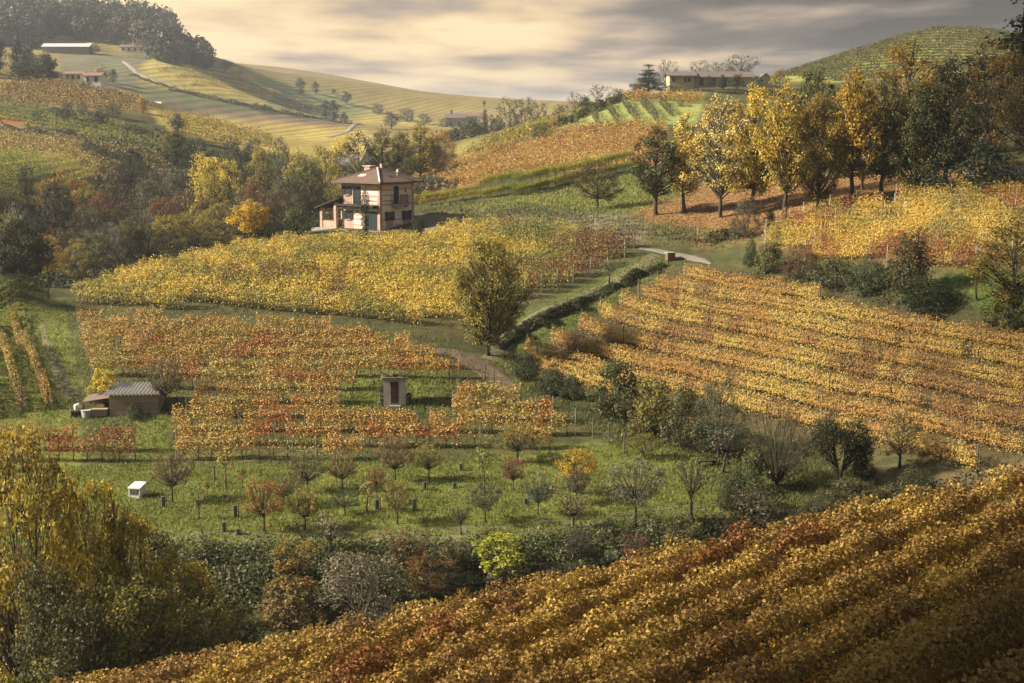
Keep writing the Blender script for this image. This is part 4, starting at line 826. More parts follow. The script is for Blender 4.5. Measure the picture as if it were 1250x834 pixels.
# skyline and far trees
FT = 'distant trees'
B1=((.075,.085,.055),(.10,.11,.07),(.12,.11,.06)); B2=((.13,.12,.06),(.18,.16,.07),(.2,.15,.06)); B3=((.05,.065,.055),(.065,.08,.065),(.07,.08,.06))
SK = [
 (570,420,146,50,B1,'far1','bluish green tree left of the skyline poplars'),(600,430,140,46,B1,'far1','grey tree at the foot of the skyline poplars'),(592,440,124,10,B3,'cedar','thin dark conifer on the skyline beside the hamlet'),
 (622,430,118,36,B1,'farairy','tall airy grey tree on the skyline'),(640,420,118,34,B1,'farairy','second airy grey tree on the skyline'),(655,430,122,28,B3,'farairy','dark airy tree at the end of the airy pair'),
 (682,400,128,30,B2,'far1','olive tree on the skyline above the shoulder rows'),(700,400,112,26,B1,'farairy','leafless tree on the skyline'),(712,385,118,26,((.06,.075,.035),(.08,.095,.04),(.1,.1,.04)),'far2','dark green tree above the striped rows'),
 (728,385,103,34,B2,'farairy','feathery olive tree on the skyline above the striped rows'),(752,400,108,24,B3,'far1','blue green tree on the skyline near the farmhouse'),(640,350,150,36,B2,'far1','olive bush tree left above the orange slope'),
 (612,345,158,34,B1,'far1','green tree beside the shoulder rows'),(580,350,150,44,B1,'far1','dense green tree behind the yellow olive one'),(552,360,158,40,B1,'far1','grey green tree right of the yellow olive one'),
 (787,372,79,40,((.03,.045,.035),(.045,.06,.045),(.05,.06,.04)),'cedar','dark spiky cedar left of the long farmhouse'),(808,392,72,26,((.2,.17,.14),(.24,.2,.16),(.2,.16,.12)),'farairy','pale leafless tree between cedar and farmhouse'),
 (848,396,73,26,((.17,.15,.11),(.2,.17,.13),(.2,.16,.1)),'farairy','pale bare tree behind the farmhouse roof'),(896,400,66,44,((.14,.13,.09),(.18,.16,.11),(.18,.15,.08)),'farairy','broad bare tree behind the farmhouse roof'),(870,402,75,30,((.16,.15,.09),(.2,.18,.11),(.18,.15,.08)),'farairy','low bare tree in the middle of the farmhouse roof'),
 (859,366,92,15,dkk,'far1','small dark tree before the farmhouse, left of three'),(875,366,91,12,dkk,'far2','small dark tree before the farmhouse, middle of three'),(892,364,90,20,dkk,'far1','small dark tree before the farmhouse, right of three'),
 (916,366,92,22,((.08,.1,.06),(.1,.12,.07),(.1,.1,.06)),'far1','grey green tree at the farmhouse gable'),(942,372,84,24,((.28,.2,.05),(.34,.25,.06),(.3,.18,.05)),'far1','yellow tree right of the farmhouse'),
 (775,368,100,28,B1,'farbush','green bush under the spiky cedar'),(815,360,104,40,((.06,.07,.035),(.09,.09,.04),(.16,.1,.04)),'farbush','dark hedge bush under the farmhouse'),(850,358,108,40,((.05,.06,.03),(.08,.08,.035),(.3,.15,.04)),'farbush','orange flecked bush under the farmhouse'),(890,355,108,60,dkk,'farbush','long dark bush below the farmhouse'),(925,350,108,50,dkk,'farbush','dark bush between farmhouse and golden tree'),
 # left hill
 (96,345,126,24,B3,'far1','dark tree on the upper left hill'),(80,350,130,16,B3,'farbush','small dark bush beside the upper hill tree'),(134,335,132,24,B3,'far1','dark tree in the hedge of the left hill'),(124,338,136,16,B3,'farbush','bush in the hedge of the left hill'),
 (115,350,127,20,B1,'farbush','grey bush between the two dark hill trees'),(150,345,126,26,B1,'farbush','green bush line under the russet brow'),(170,340,150,24,B1,'farbush','reedy green bush on the left hill'),(185,335,154,22,B1,'farbush','second reedy green bush on the left hill'),
 (60,345,133,20,B1,'farbush','low bush at the left of the hedge'),(118,310,168,22,B1,'far1','green tree beside the field lane'),(135,305,176,26,B1,'farbush','grey bush beside the field lane'),(155,300,184,30,dkk,'farbush','dark bush where the lane meets the valley'),(170,296,180,30,dkk,'far1','dark tree where the lane meets the valley'),
 (113,278,194,14,dkk,'farbush','small dark bush at the corner of the green rows'),(226,345,139,20,B3,'far2','solitary dark tree above the valley thicket'),(185,420,118,13,((.42,.26,.06),(.48,.3,.07),(.3,.2,.06)),'far2','small orange tree on the far field edge'),(205,330,152,24,B1,'farbush','bush left of the solitary dark tree'),
 (138,505,80,22,((.28,.25,.10),(.33,.29,.12),(.25,.2,.08)),'far1','pale yellow tree beside the yellow farm'),(152,510,84,12,((.03,.04,.035),(.04,.05,.04),(.04,.05,.04)),'far2','dark conifer right of the yellow farm'),(141,500,95,10,((.26,.25,.09),(.3,.28,.1),(.3,.25,.1)),'farbush','small yellow bush below the pale yellow tree'),
 (88,515,88,14,B1,'farbush','grey bush at the left end of the yellow farm'),(120,500,98,20,B3,'farbush','dark hedge bush below the yellow farm'),
 (132,715,52,14,((.2,.15,.12),(.22,.17,.13),(.2,.15,.1)),'far1','pinkish tree right of the long white roof'),(168,760,48,14,B1,'far1','grey green tree left of the white villa'),(186,755,48,18,((.22,.16,.12),(.24,.17,.12),(.2,.15,.1)),'far1','brownish tree right of the white villa'),
 (374,780,95,14,B3,'far2','blue green tree on the far slope, left of a pair'),(392,790,99,10,B3,'far2','blue green tree on the far slope, right of a pair'),(413,800,108,8,B3,'far1','small far tree near the purple ridge'),(428,805,111,16,B3,'far1','far tree clump near the purple ridge'),
 (357,640,126,14,B1,'farairy','thin far tree, left of the far row'),(370,645,124,14,B1,'farairy','thin far tree, second of the far row'),(384,650,126,12,B1,'farairy','thin far tree, third of the far row'),(394,650,128,10,B1,'farairy','thin far tree, last of the far row'),
 (403,655,122,14,B3,'far2','dark far tree, left of a dark pair'),(413,655,122,16,B3,'far2','dark far tree, right of a dark pair'),(425,655,137,12,B3,'far1','small dark far tree beside the dark pair'),(321,640,125,16,B1,'farbush','pale far bush on the yellow slope'),(331,642,127,12,B1,'farbush','small far bush on the yellow slope'),
 (481,620,136,26,B1,'far1','grey green far tree clump before the purple ridge'),(465,900,126,18,B1,'farbush','far hedge under the purple ridge'),(500,880,132,22,B3,'farbush','dark far hedge under the purple ridge'),(520,860,138,20,B1,'farbush','far hedge left of the hamlet'),(553,700,134,6,B3,'far2','dark far conifer beside the hamlet'),
 (545,690,144,20,B2,'farbush','olive far bush before the hamlet'),(575,640,142,26,B3,'farbush','dark clipped hedge at the hamlet'),(303,980,86,8,B1,'farairy','lone small tree on the far ridge'),(286,930,72,18,B1,'far1','small tree group at the end of the hilltop wood'),
]
for u, D, vt, w, c, k, l in SK:
    if u < 545: D = float(hit(u, min(vt+w*(1.7 if k in ('far2','cedar') else .75 if k == 'farbush' else 1.15), 158 if D > 400 else 400), 250)[1])
    plant(k,u,0,vt,w,c,l,D=D,group=FT)
# woods on the left hilltops
rng = np.random.default_rng(44)
WD=((.045,.055,.032),(.065,.072,.038),(.085,.08,.04))
for k in range(26):
    u = -40+float(rng.uniform(0, 118)); D = float(rng.uniform(385, 470)); vt = 62+ (u-0)*.28+float(rng.uniform(-14, 14))-(D-385)*.35
    if u > 60: vt = max(vt, 66)
    plant(('far1','far2')[k%2], u,0,vt,float(rng.uniform(20,30)),WD,'dark green tree of the wood on the left hill brow',D=D,group='trees of the wood on the left hill brow')
def far_wood():
    rng = np.random.default_rng(9); P = []; B = []; val = []
    for k in range(330):
        u = float(rng.uniform(-60, 262)); D = float(rng.uniform(735, 930))
        if D > 870+max(0, 0) and u > 240: continue
        if u > 228 and rng.random() < .5: continue
        p = pt(u, 417, D); b = np.array((p[0], D, ground(p[0], D)))
        if D < 770 and 60 < u < 200: continue
        h = rng.uniform(11, 19)*(1 if u < 225 else .6); w = rng.uniform(4.5, 7)
        n = 420; d = rng.normal(size=(n, 3)); d /= np.linalg.norm(d, axis=1)[:, None]
        lump = 1+.35*np.sin(d[:, 0]*5+k)*np.sin(d[:, 1]*5+k*2)*np.cos(d[:, 2]*4)
        q = d*np.array((w, w, h*.48))*(rng.uniform(.6, 1, n)**.4*lump)[:, None]; q[:, 2] += h*.52
        P.append(q+b); B.append(d); c = rng.normal(.5, .25); val.append(np.stack([np.clip(c+rng.normal(0, .15, n), 0, 1), np.clip(rng.normal(1, .2, n), .5, 1.6), np.full(n, 1. if rng.random() < .12 else 0.)], 1))
    P = np.concatenate(P); B = np.concatenate(B); val = np.concatenate(val); me = leaf_mesh('woodland', P, 1.6*rng.uniform(.7, 1.3, len(P)), val, rng, LEAF, B, .5)
    o = tag(link('woodland', me), kind='stuff'); leafcols(o, (.055,.065,.045), (.085,.09,.055), (.15,.13,.08))
far_wood()
# overgrown ditch: a thing each, leaf built
def hedge(name, label, pix, h, w, cols, dens, leaf, lo=60, cat='hedge', seed=1, low=0.):
    rng = np.random.default_rng(seed); P = np.array([hit(u, v, lo)[:2] for u, v in pix]); s = np.r_[0, np.cumsum(np.linalg.norm(np.diff(P, axis=0), axis=1))]
    n = int(dens*s[-1]); a = rng.uniform(0, s[-1], n); X = np.interp(a, s, P[:, 0]); Yw = np.interp(a, s, P[:, 1])
    hh = h*(.3+1.3*vnoise(a/1.9, a*0+seed, seed)); ww = w*(.45+1.1*vnoise(a/2.4, a*0+seed+5, seed))
    th = rng.uniform(0, pi, n); rr = np.sqrt(rng.uniform(.3, 1, n)); off = np.cos(th)*rr*ww*.5; z = low+np.sin(th)*rr*hh
    i = np.clip(np.searchsorted(s, a)-1, 0, len(P)-2); d = (P[i+1]-P[i]); d /= np.linalg.norm(d, axis=1)[:, None]
    X2 = X-d[:, 1]*off; Y2_ = Yw+d[:, 0]*off; Z = ground(X2, Y2_)+z; root = np.array((P[0][0], P[0][1], float(ground(*P[0]))))
    c = vnoise(a/2.5, a*0, seed+2); val = np.stack([np.clip(c+rng.normal(0, .25, n), 0, 1), np.clip(rng.normal(1, .22, n), .4, 1.7), np.clip(rng.normal(-.1, .4, n), 0, 1)], 1)
    bias = np.stack([-d[:, 1]*np.cos(th), d[:, 0]*np.cos(th), np.sin(th)+.3], 1); bias /= np.linalg.norm(bias, axis=1)[:, None]
    o = tag(link(name, leaf_mesh(name, np.stack([X2, Y2_, Z], 1)-root, leaf*rng.uniform(.6, 1.4, n), val, rng, LEAF, bias, .5), None, tuple(root)), label, cat); leafcols(o, *cols); return o
hedge('hedge', 'long dark overgrown ditch hedge running up from the olive gold tree', [(604,424),(640,404),(690,383),(730,362),(770,344),(810,326)], .8, 1.15, ((.045,.058,.024),(.08,.095,.035),(.13,.12,.04)), 420, .2, seed=3)
for u, vb, vt, w, l in ((626,414,396,24,'dark bush at the lower end of the ditch hedge'),(664,398,380,22,'rounded bush swelling out of the middle of the ditch hedge'),(704,378,364,17,'small bush on the ditch hedge below the pollarded shrub'),(765,350,336,20,'light green bush on the ditch hedge above the pollarded shrub'),(796,334,324,16,'small bush at the top end of the ditch hedge')):
    plant('bush2',u,vb,vt,w,((.06,.075,.028),(.11,.12,.04),(.15,.13,.05)),l,cat='bush')
hedge('hedge', 'low dark hedge at the end of the gravel road bend', [(862,300),(890,290),(905,292)], .9, 1.4, ((.06,.075,.025),(.09,.1,.03),(.12,.11,.03)), 220, .2, seed=4)
hedge('hedge', 'thin hedge along the field lane of the left hill', [(0,157),(60,164),(100,172),(128,180)], 1.4, 2, ((.09,.075,.06),(.12,.10,.07),(.1,.09,.06)), 60, .4, 200, seed=6)
hedge('hedge', 'far dark hedge line above the ploughed field', [(205,110),(260,122),(320,134),(390,146),(430,152)], 1.3, 2.0, ((.06,.065,.04),(.08,.085,.05),(.09,.08,.05)), 40, .5, 400, seed=8)
hedge('hedge', 'dark hedge line on the skyline over the striped rows', [(676,156),(700,146),(730,134),(760,121)], 1.6, 2.4, ((.07,.075,.03),(.10,.1,.035),(.12,.1,.04)), 90, .4, 240, seed=9)
hedge('hedge', 'far hedge along the pale lane of the hilltop villa', [(158,92),(185,101),(215,110),(245,120)], 1.0, 1.6, ((.08,.08,.04),(.1,.1,.05),(.1,.09,.05)), 40, .45, 400, seed=10)
# grass, ivy and fallen leaves
def scatter(name, poly, dens, size, cols, lo, hi, h=(0, .05), up=.0, seed=0, patch=2.5, thr=.0, kind='stuff', mat=None, blade=False, aspect=.75, feather=.7):
    rng = np.random.default_rng(seed); W = np.array(wpoly(poly, lo, hi)); mn = W.min(0); mx = W.max(0); n = int(dens*np.prod(mx-mn)); x = rng.uniform(mn[0], mx[0], n); y = rng.uniform(mn[1], mx[1], n)
    W = [tuple(p) for p in W]; d_ = polydist(x, y, W)*np.where(inpoly(x, y, W), 1, -1); k = (d_ > rng.exponential(1, n)*feather-feather*.8) & (vnoise(x/patch, y/patch, seed+1)+rng.normal(0, .12, n) > thr); x, y = x[k], y[k]; n = len(x)
    hv = vnoise(x/1.1, y/1.1, seed+2)
    z = ground(x, y)+rng.uniform(h[0], h[1], n)*(.3+1.2*hv)
    val = np.stack([np.clip(vnoise(x/patch, y/patch, seed+3)*1.5-.25+rng.normal(0, .2, n), 0, 1), np.clip(rng.normal(1, .22, n), .4, 1.7), np.clip(rng.normal(-.2, .45, n), 0, 1)], 1)
    P = np.stack([x, y, z], 1); sz = size*rng.uniform(.6, 1.4, n)
    if blade:
        th = rng.uniform(0, 2*pi, n); d = np.stack([np.cos(th), np.sin(th), 0*th], 1); ln = np.stack([rng.normal(0, .3, n), rng.normal(0, .3, n), np.ones(n)], 1)*(sz*(.5+hv))[:, None]
        V = np.stack([P-d*sz[:, None]*.22, P+d*sz[:, None]*.22, P+d*sz[:, None]*.05+ln, P-d*sz[:, None]*.05+ln], 1).reshape(-1, 3)
        me = mesh_np(name, V, 4, np.arange(len(V)), {'leafv': np.repeat(val, 4, axis=0)}, mat or GRASSM)
    else: me = leaf_mesh(name, P, sz, val, rng, mat or LEAF, np.tile((0., 0., 1.), (n, 1)), up, aspect)
    o = tag(link(name, me), kind=kind); leafcols(o, *cols); return o
G1 = ((.12,.155,.03),(.18,.20,.042),(.24,.20,.07)); G2 = ((.075,.085,.025),(.105,.11,.03),(.17,.14,.05))
scatter('grass', [(-20,668),(-20,575),(170,570),(560,562),(725,545),(850,545),(1080,600),(880,633),(600,664),(150,668)], 70, .13, G1, 76, 112, seed=11, blade=True)
scatter('grass', [(-20,575),(-20,385),(80,372),(130,450),(100,520),(0,520)], 40, .14, G1, 90, 140, seed=12, blade=True)
scatter('grass', [(90,505),(240,495),(212,575),(150,575)], 50, .14, G1, 90, 130, seed=13, blade=True)
scatter('grass', [(412,484),(440,468),(500,460),(556,466),(568,490),(552,528),(480,530),(424,530)], 50, .15, ((.10,.125,.026),(.14,.155,.035),(.19,.16,.055)), 95, 130, seed=14, blade=True)
scatter('grass', [(100,386),(540,412),(700,530),(560,566),(210,568),(130,450)], 16, .15, G2, 95, 140, seed=15, blade=True)
scatter('grass', [(600,440),(660,392),(790,312),(826,322),(720,390),(640,432),(705,500),(850,548),(760,548),(640,480)], 40, .16, ((.10,.12,.03),(.15,.15,.04),(.2,.17,.07)), 90, 170, seed=16, blade=True)
scatter('grass', [(510,262),(520,252),(600,246),(700,226),(790,206),(850,240),(770,262)], 14, .24, ((.15,.168,.04),(.20,.205,.055),(.23,.19,.07)), 150, 260, seed=17, blade=True)
scatter('grass', [(850,550),(1000,545),(1090,598),(1000,620),(900,628)], 60, .14, G2, 80, 112, seed=18, blade=True)
scatter('grass', [(1120,352),(1185,332),(1262,336),(1262,402),(1180,374)], 30, .15, G2, 100, 135, seed=19, blade=True)
scatter('grass', [(66,372),(300,390),(560,405),(700,350),(780,306),(560,280),(385,290),(130,352)], 8, .18, G2, 128, 176, seed=20, blade=True)
scatter('grass', [(640,436),(815,332),(880,328),(1260,408),(1260,578),(1000,548),(720,482)], 9, .17, ((.12,.115,.035),(.16,.14,.05),(.2,.13,.05)), 84, 150, seed=21, blade=True)
scatter('grass', [(785,300),(800,268),(905,285),(890,306),(850,300)], 12, .2, ((.13,.13,.05),(.17,.15,.06),(.2,.13,.05)), 130, 180, seed=22, blade=True)
IV = ((.085,.095,.04),(.135,.14,.062),(.19,.18,.10))
scatter('ivy', [(120,668),(300,670),(450,668),(600,665),(750,647),(885,634),(890,668),(750,705),(600,735),(450,745),(200,745)], 130, .17, IV, 70, 92, h=(.0, .55), up=.35, seed=31, patch=1.6)
scatter('undergrowth', [(900,640),(1090,600),(1200,575),(1262,585),(1262,600),(1000,660)], 70, .17, ((.06,.06,.028),(.1,.09,.04),(.13,.09,.04)), 78, 96, h=(0, .45), up=.3, seed=32, patch=1.5)
scatter('undergrowth', [(700,500),(760,500),(900,545),(900,570),(800,545)], 60, .17, ((.06,.065,.03),(.1,.1,.04),(.15,.11,.04)), 88, 112, h=(0, .5), up=.3, seed=33, patch=1.5)
scatter('undergrowth', [(900,345),(960,318),(1100,335),(1190,372),(1100,378),(1000,352)], 40, .2, ((.07,.08,.035),(.11,.11,.045),(.13,.09,.04)), 110, 150, h=(0, .5), up=.3, seed=34, patch=2)
scatter('fallen_leaves', [(775,264),(860,228),(1000,216),(1160,215),(1160,242),(1050,250),(960,274),(900,296),(850,302)], 22, .24, ((.38,.22,.09),(.47,.31,.13),(.24,.135,.065)), 130, 210, h=(.02,.08), up=.75, seed=35)
scatter('fallen_leaves', [(330,640),(400,640),(410,658),(320,660)], 26, .13, ((.45,.28,.05),(.5,.3,.05),(.35,.15,.04)), 76, 95, h=(.06,.14), up=.7, seed=36, thr=.45)
scatter('fallen_leaves', [(540,428),(600,440),(632,482),(590,470),(540,438)], 14, .15, ((.26,.15,.09),(.3,.17,.1),(.2,.12,.08)), 110, 135, h=(.03,.08), up=.75, seed=37)
def valley_floor():
    rng = np.random.default_rng(71); n = 90000; u = rng.uniform(-40, 560, n); D = rng.uniform(170, 300, n); x = (u-CX)/F*D*1.02; k = (D > 178+np.clip((u-60)/330, 0, 1)*30) & ~((u < 130) & (D > 226)) & ~((u > 430) & (D < 216)); x, y = x[k], D[k]; n = len(x)
    hv = vnoise(x/5, y/5, 3); z = ground(x, y)+rng.uniform(0, 1, n)*(.3+3.4*hv**2); c = vnoise(x/6, y/6, 4)
    val = np.stack([np.clip(c*1.4-.2+rng.normal(0, .2, n), 0, 1), np.clip(rng.normal(1, .22, n), .4, 1.6), (vnoise(x/8, y/8, 6) > .62)*1.], 1)
    o = tag(link('undergrowth', leaf_mesh('valley undergrowth', np.stack([x, y, z], 1), .5*rng.uniform(.6, 1.4, n), val, rng, LEAF, np.tile((0., 0., 1.), (n, 1)), .3)), kind='stuff'); leafcols(o, (.06,.065,.03), (.11,.105,.05), (.14,.085,.045))
valley_floor()
# ------------------------------------------------------------------ buildings
def brick_mat(name, c1, c2, mortar, scale):
    m, nt, out = newmat(name); p = nd(nt, 'ShaderNodeBsdfPrincipled'); nt.links.new(p.outputs[0], out.inputs[0]); p.inputs['Roughness'].default_value = .9
    tc = nd(nt, 'ShaderNodeTexCoord'); sp = nd(nt, 'ShaderNodeSeparateXYZ'); nt.links.new(tc.outputs['Object'], sp.inputs[0])
    ad = nd(nt, 'ShaderNodeMath', operation='ADD'); nt.links.new(sp.outputs[0], ad.inputs[0]); nt.links.new(sp.outputs[1], ad.inputs[1])
    cb = nd(nt, 'ShaderNodeCombineXYZ'); nt.links.new(ad.outputs[0], cb.inputs[0]); nt.links.new(sp.outputs[2], cb.inputs[1])
    b = nd(nt, 'ShaderNodeTexBrick'); nt.links.new(cb.outputs[0], b.inputs[0]); b.inputs['Scale'].default_value = scale
    for k, c in (('Color1', c1), ('Color2', c2), ('Mortar', mortar)): b.inputs[k].default_value = (*c, 1)
    b.inputs['Mortar Size'].default_value = .03; b.inputs['Brick Width'].default_value = .5; b.inputs['Row Height'].default_value = .16
    col = mixrgb(nt, .45, b.outputs[0], ramp(nt, noise(nt, 1.3, 5), [(.3, tuple(x*.6 for x in c1)), (.7, tuple(x*1.3 for x in c2))]))
    nt.links.new(col, p.inputs['Base Color']); return m
def tile_mat(name, c1, c2, freq, axis=0, rough=.85):
    m, nt, out = newmat(name); p = nd(nt, 'ShaderNodeBsdfPrincipled'); nt.links.new(p.outputs[0], out.inputs[0]); p.inputs['Roughness'].default_value = rough
    tc = nd(nt, 'ShaderNodeTexCoord'); w = nd(nt, 'ShaderNodeTexWave', bands_direction=('X', 'Y', 'Z')[axis]); nt.links.new(tc.outputs['Object'], w.inputs[0])
    w.inputs['Scale'].default_value = freq; w.inputs['Distortion'].default_value = .6; w.inputs['Detail Scale'].default_value = 2
    col = ramp(nt, noise(nt, 3.2, 5, .7), [(.3, c2), (.65, c1)]); col = mixrgb(nt, .4, col, ramp(nt, noise(nt, 16, 2), [(.35, tuple(x*.6 for x in c2)), (.65, tuple(min(1, x*1.5) for x in c1))]))
    col = mixrgb(nt, .35, col, ramp(nt, w.outputs[1], [(.2, (.45, .45, .45)), (.6, (1.2, 1.2, 1.2))]), 'MULTIPLY'); nt.links.new(col, p.inputs['Base Color'])
    bp = nd(nt, 'ShaderNodeBump'); bp.inputs['Strength'].default_value = .8; bp.inputs['Distance'].default_value = .05; nt.links.new(w.outputs[1], bp.inputs['Height']); nt.links.new(bp.outputs[0], p.inputs['Normal'])
    return m
BRICK = brick_mat('old brick', (.37,.21,.15), (.45,.28,.20), (.5,.41,.34), 1.6)
PLASTER = plain('cream plaster', (.80,.66,.53), (.66,.52,.40), 1.1, .92, .15, 18)
TILE = tile_mat('old roof tiles', (.21,.135,.10), (.115,.08,.062), 2.2)
DARKW = plain('dark stained wood', (.05,.035,.027), (.03,.022,.018), 5, .8)
TEAL = plain('dark teal paint', (.013,.026,.03), (.009,.018,.021), 3, .6)
GLASSD = plain('dark window pane', (.03,.035,.04), (.02,.022,.025), 2, .15, spec=.5)
IRON = plain('black iron', (.03,.03,.032), (.02,.02,.02), 5, .6)
STONE = plain('grey stone slab', (.34,.31,.27), (.22,.20,.17), 2, .95, .4)
WFRAME = plain('brown window frame', (.16,.085,.055), (.11,.06,.04), 4, .7)
MORT = plain('pale ridge mortar', (.62,.54,.45), (.45,.38,.31), 4, .9)
def house():
    b = hit(464, 281.5, 150, 185); rz = -math.atan2(.6, .8); A = 6.36; E = 5.75
    t = thing('stone_house', 'two storey cream house with brick bands, hip roof and dark shutters on the knoll', 'house', tuple(b), rz)
    m = MB().box(-A, 0, -1.6, 0, A, E); m.build('wall', PLASTER, t)
    # corner piers and string courses in brick, a little proud of the plaster
    def pier(x0, y0, x1, y1, z0=-1.6, z1=E-.02): MB().box(x0, y0, z0, x1, y1, z1).build('brick_pier', BRICK, t)
    q = .05
    pier(-.32, -q, q, .42); pier(-A-q, -q, -A+.3, .35); pier(-.28, A-.4, q, A+q); pier(-2.9, -q, -2.45, .02, -1.6, 2.82); pier(-4.66+.14, -q, -4.54+.1, .02, 3.1, E-.02)
    def band(x0, x1, z, h=.16, face='L'):
        (MB().box(x0, -.035, z, x1, .02, z+h) if face == 'L' else MB().box(-.02, x0, z, .035, x1, z+h)).build('brick_band', BRICK, t)
    for z in (4.85, 4.15, 3.52): band(-3.15, -.33, z)
    for z in (.45, 1.2, 1.72, 2.55): band(-4.4, -2.92, z)
    for z in (.42, 1.15, 2.5): band(2.75, 4.0, z, face='R'); 
    for z in (.42, 1.15): band(.43, .8, z, face='R'); band(5.88, A-.42, z, face='R')
    for z in (4.85, 4.2, 3.5): band(.43, 2.6, z, face='R')
    for z in (3.0,): band(.43, A-.42, z, .2, 'R')
    for z in (4.9,): band(3.55, 4.5, z, face='R'); band(5.2, A-.42, z, face='R')
    band(-A+.31, -.33, E-.24, .2); band(.43, A-.42, E-.24, .2, 'R')
    # brick panels under the windows
    MB().box(-6.0, -.03, 3.12, -4.72, .02, 4.2).build('brick_panel', BRICK, t); MB().box(-6.0, -.03, -1.5, -4.5, .02, 1.14).build('brick_panel', BRICK, t)
    MB().box(-.02, 1.05, -1.5, .03, 2.45, 1.06).build('brick_panel', BRICK, t); MB().box(-.02, 4.25, -1.5, .03, 5.7, 1.06).build('brick_panel', BRICK, t)
    MB().box(-.02, 3.75, 3.3, .03, 5.3, 4.3).build('brick_panel', BRICK, t)
    def window(face, a0, a1, z0, z1, sw):
        """frame with panes and two open shutters folded back on the wall"""
        T = (lambda x0, d0, z0_, x1, d1, z1_: MB().box(x0, d0, z0_, x1, d1, z1_)) if face == 'L' else (lambda x0, d0, z0_, x1, d1, z1_: MB().box(-d1, x0, z0_, -d0, x1, z1_))
        w = T(a0, -.045, z0, a1, .03, z1).build('window', WFRAME, t)
        mid = (a0+a1)/2; e = .06
        for p0, p1 in ((a0+e, mid-.03), (mid+.03, a1-e)):
            for r0, r1 in ((z0+e, (z0+z1)/2-.025), ((z0+z1)/2+.025, z1-e)):
                T(p0, -.06, r0, p1, -.046, r1).build('pane', GLASSD, w)
        for s0, s1 in ((a0-sw, a0-.01), (a1+.01, a1+sw)):
            s = T(s0, -.11, z0-.04, s1, -.062, z1+.04)
            for k in range(9):
                zz = z0+(z1-z0)*(k+.5)/9; dz = .02
                if face == 'L': s.box(s0+.05, -.125, zz-dz, s1-.05, -.11, zz+dz)
                else: s.box(.11, s0+.05, zz-dz, .125, s1-.05, zz+dz)
            s.build('shutter', TEAL, w)
        T(a0-.08, -.16, z0-.12, a1+.08, -.005, z0-.045).build('sill', STONE, w)
    window('L', -5.72, -5.1, 4.3, 5.34, .4); window('L', -5.74, -4.96, 1.22, 2.24, .42)
    window('R', 1.36, 2.16, 1.14, 2.2, .48); window('R', 4.58, 5.36, 1.14, 2.2, .48)
    d = MB().box(-4.48, -.05, 3.14, -3.2, .03, 5.36).build('balcony_door', WFRAME, t)
    MB().box(-4.44, -.064, 3.2, -3.86, -.051, 5.3).build('pane', GLASSD, d); MB().box(-3.84, -.10, 3.16, -3.22, -.052, 5.34).build('shutter', TEAL, d)
    d = MB().box(-.03, 2.62, 3.24, .05, 3.52, 5.36).build('balcony_door', TEAL, t); MB().box(.051, 2.68, 3.3, .075, 3.05, 5.3).build('shutter', TEAL, d); MB().box(.051, 3.09, 3.3, .075, 3.46, 5.3).build('shutter', TEAL, d)
    nw = MB().prism([(4.62,4.4),(5.06,4.4),(5.06,5.1),(4.95,5.25),(4.84,5.31),(4.73,5.25),(4.62,5.1)], .0, .04)
    nw.v = [(z, x, y) for x, y, z in nw.v]; n = nw.build('arched_window', PLASTER, t)
    g = MB().prism([(4.70,4.5),(4.98,4.5),(4.98,5.08),(4.90,5.18),(4.84,5.21),(4.78,5.18),(4.70,5.08)], .041, .05); g.v = [(z, x, y) for x, y, z in g.v]; g.build('pane', GLASSD, n)
    fd = MB().box(-2.42, -.05, -1.0, -.36, .02, 2.32).build('door_surround', BRICK, t)
    MB().box(-2.34, -.085, -.95, -1.42, -.051, 2.2).build('door_leaf', TEAL, fd); MB().box(-1.38, -.085, -.95, -.46, -.051, 2.2).build('door_leaf', TEAL, fd)
    # balconies
    ba = MB().box(-A-.2, -1.05, 2.88, -.22, -.055, 3.06).build('balcony', DARKW, t)
    for k in range(7): x = -A+.05+k*.98; MB().box(x-.06, -.98, 2.72, x+.06, -.06, 2.875).build('bracket', DARKW, ba)
    def railing(pts, z0, z1, parent):
        r = MB()
        for (x0, y0), (x1, y1) in zip(pts, pts[1:]):
            L = math.hypot(x1-x0, y1-y0); n = max(1, int(L/.13))
            for z in (z0+.08, z1): r.tube([(x0,y0,z),(x1,y1,z)], .022, 4)
            for k in range(n+1): f = k/n; r.tube([(x0+(x1-x0)*f, y0+(y1-y0)*f, z0),(x0+(x1-x0)*f, y0+(y1-y0)*f, z1)], .011 if k % 8 else .025, 4)
        r.build('railing', IRON, parent)
    railing([(-A-.15,-.1),(-A-.15,-1.0),(-.27,-1.0),(-.27,-.1)], 3.06, 4.12, ba)
    bb = MB().box(.055, 2.1, 3.0, .85, 4.85, 3.17).build('balcony', STONE, t); railing([(.1,2.15),(.8,2.15),(.8,4.8),(.1,4.8)], 3.17, 4.2, bb)
    for y in (2.35, 4.6): MB().box(.055, y-.1, 2.7, .6, y+.1, 2.995).build('bracket', STONE, bb)
    # hip roof with thick eaves
    o = .95; R = 1.62; x0, x1, y0, y1 = -A-o, o, -o, A+o; cx, cy_ = -A/2, A/2; th = .16
    V = [(x0,y0,E),(x1,y0,E),(x1,y1,E),(x0,y1,E),(x0,y0,E+th),(x1,y0,E+th),(x1,y1,E+th),(x0,y1,E+th),(cx,cy_,E+th+R)]
    rf = MB().add(V, [(3,2,1,0),(0,1,5,4),(1,2,6,5),(2,3,7,6),(3,0,4,7),(4,5,8),(5,6,8),(6,7,8),(7,4,8)]).build('roof', TILE, t)
    # courses of tiles as shallow steps
    rows = MB()
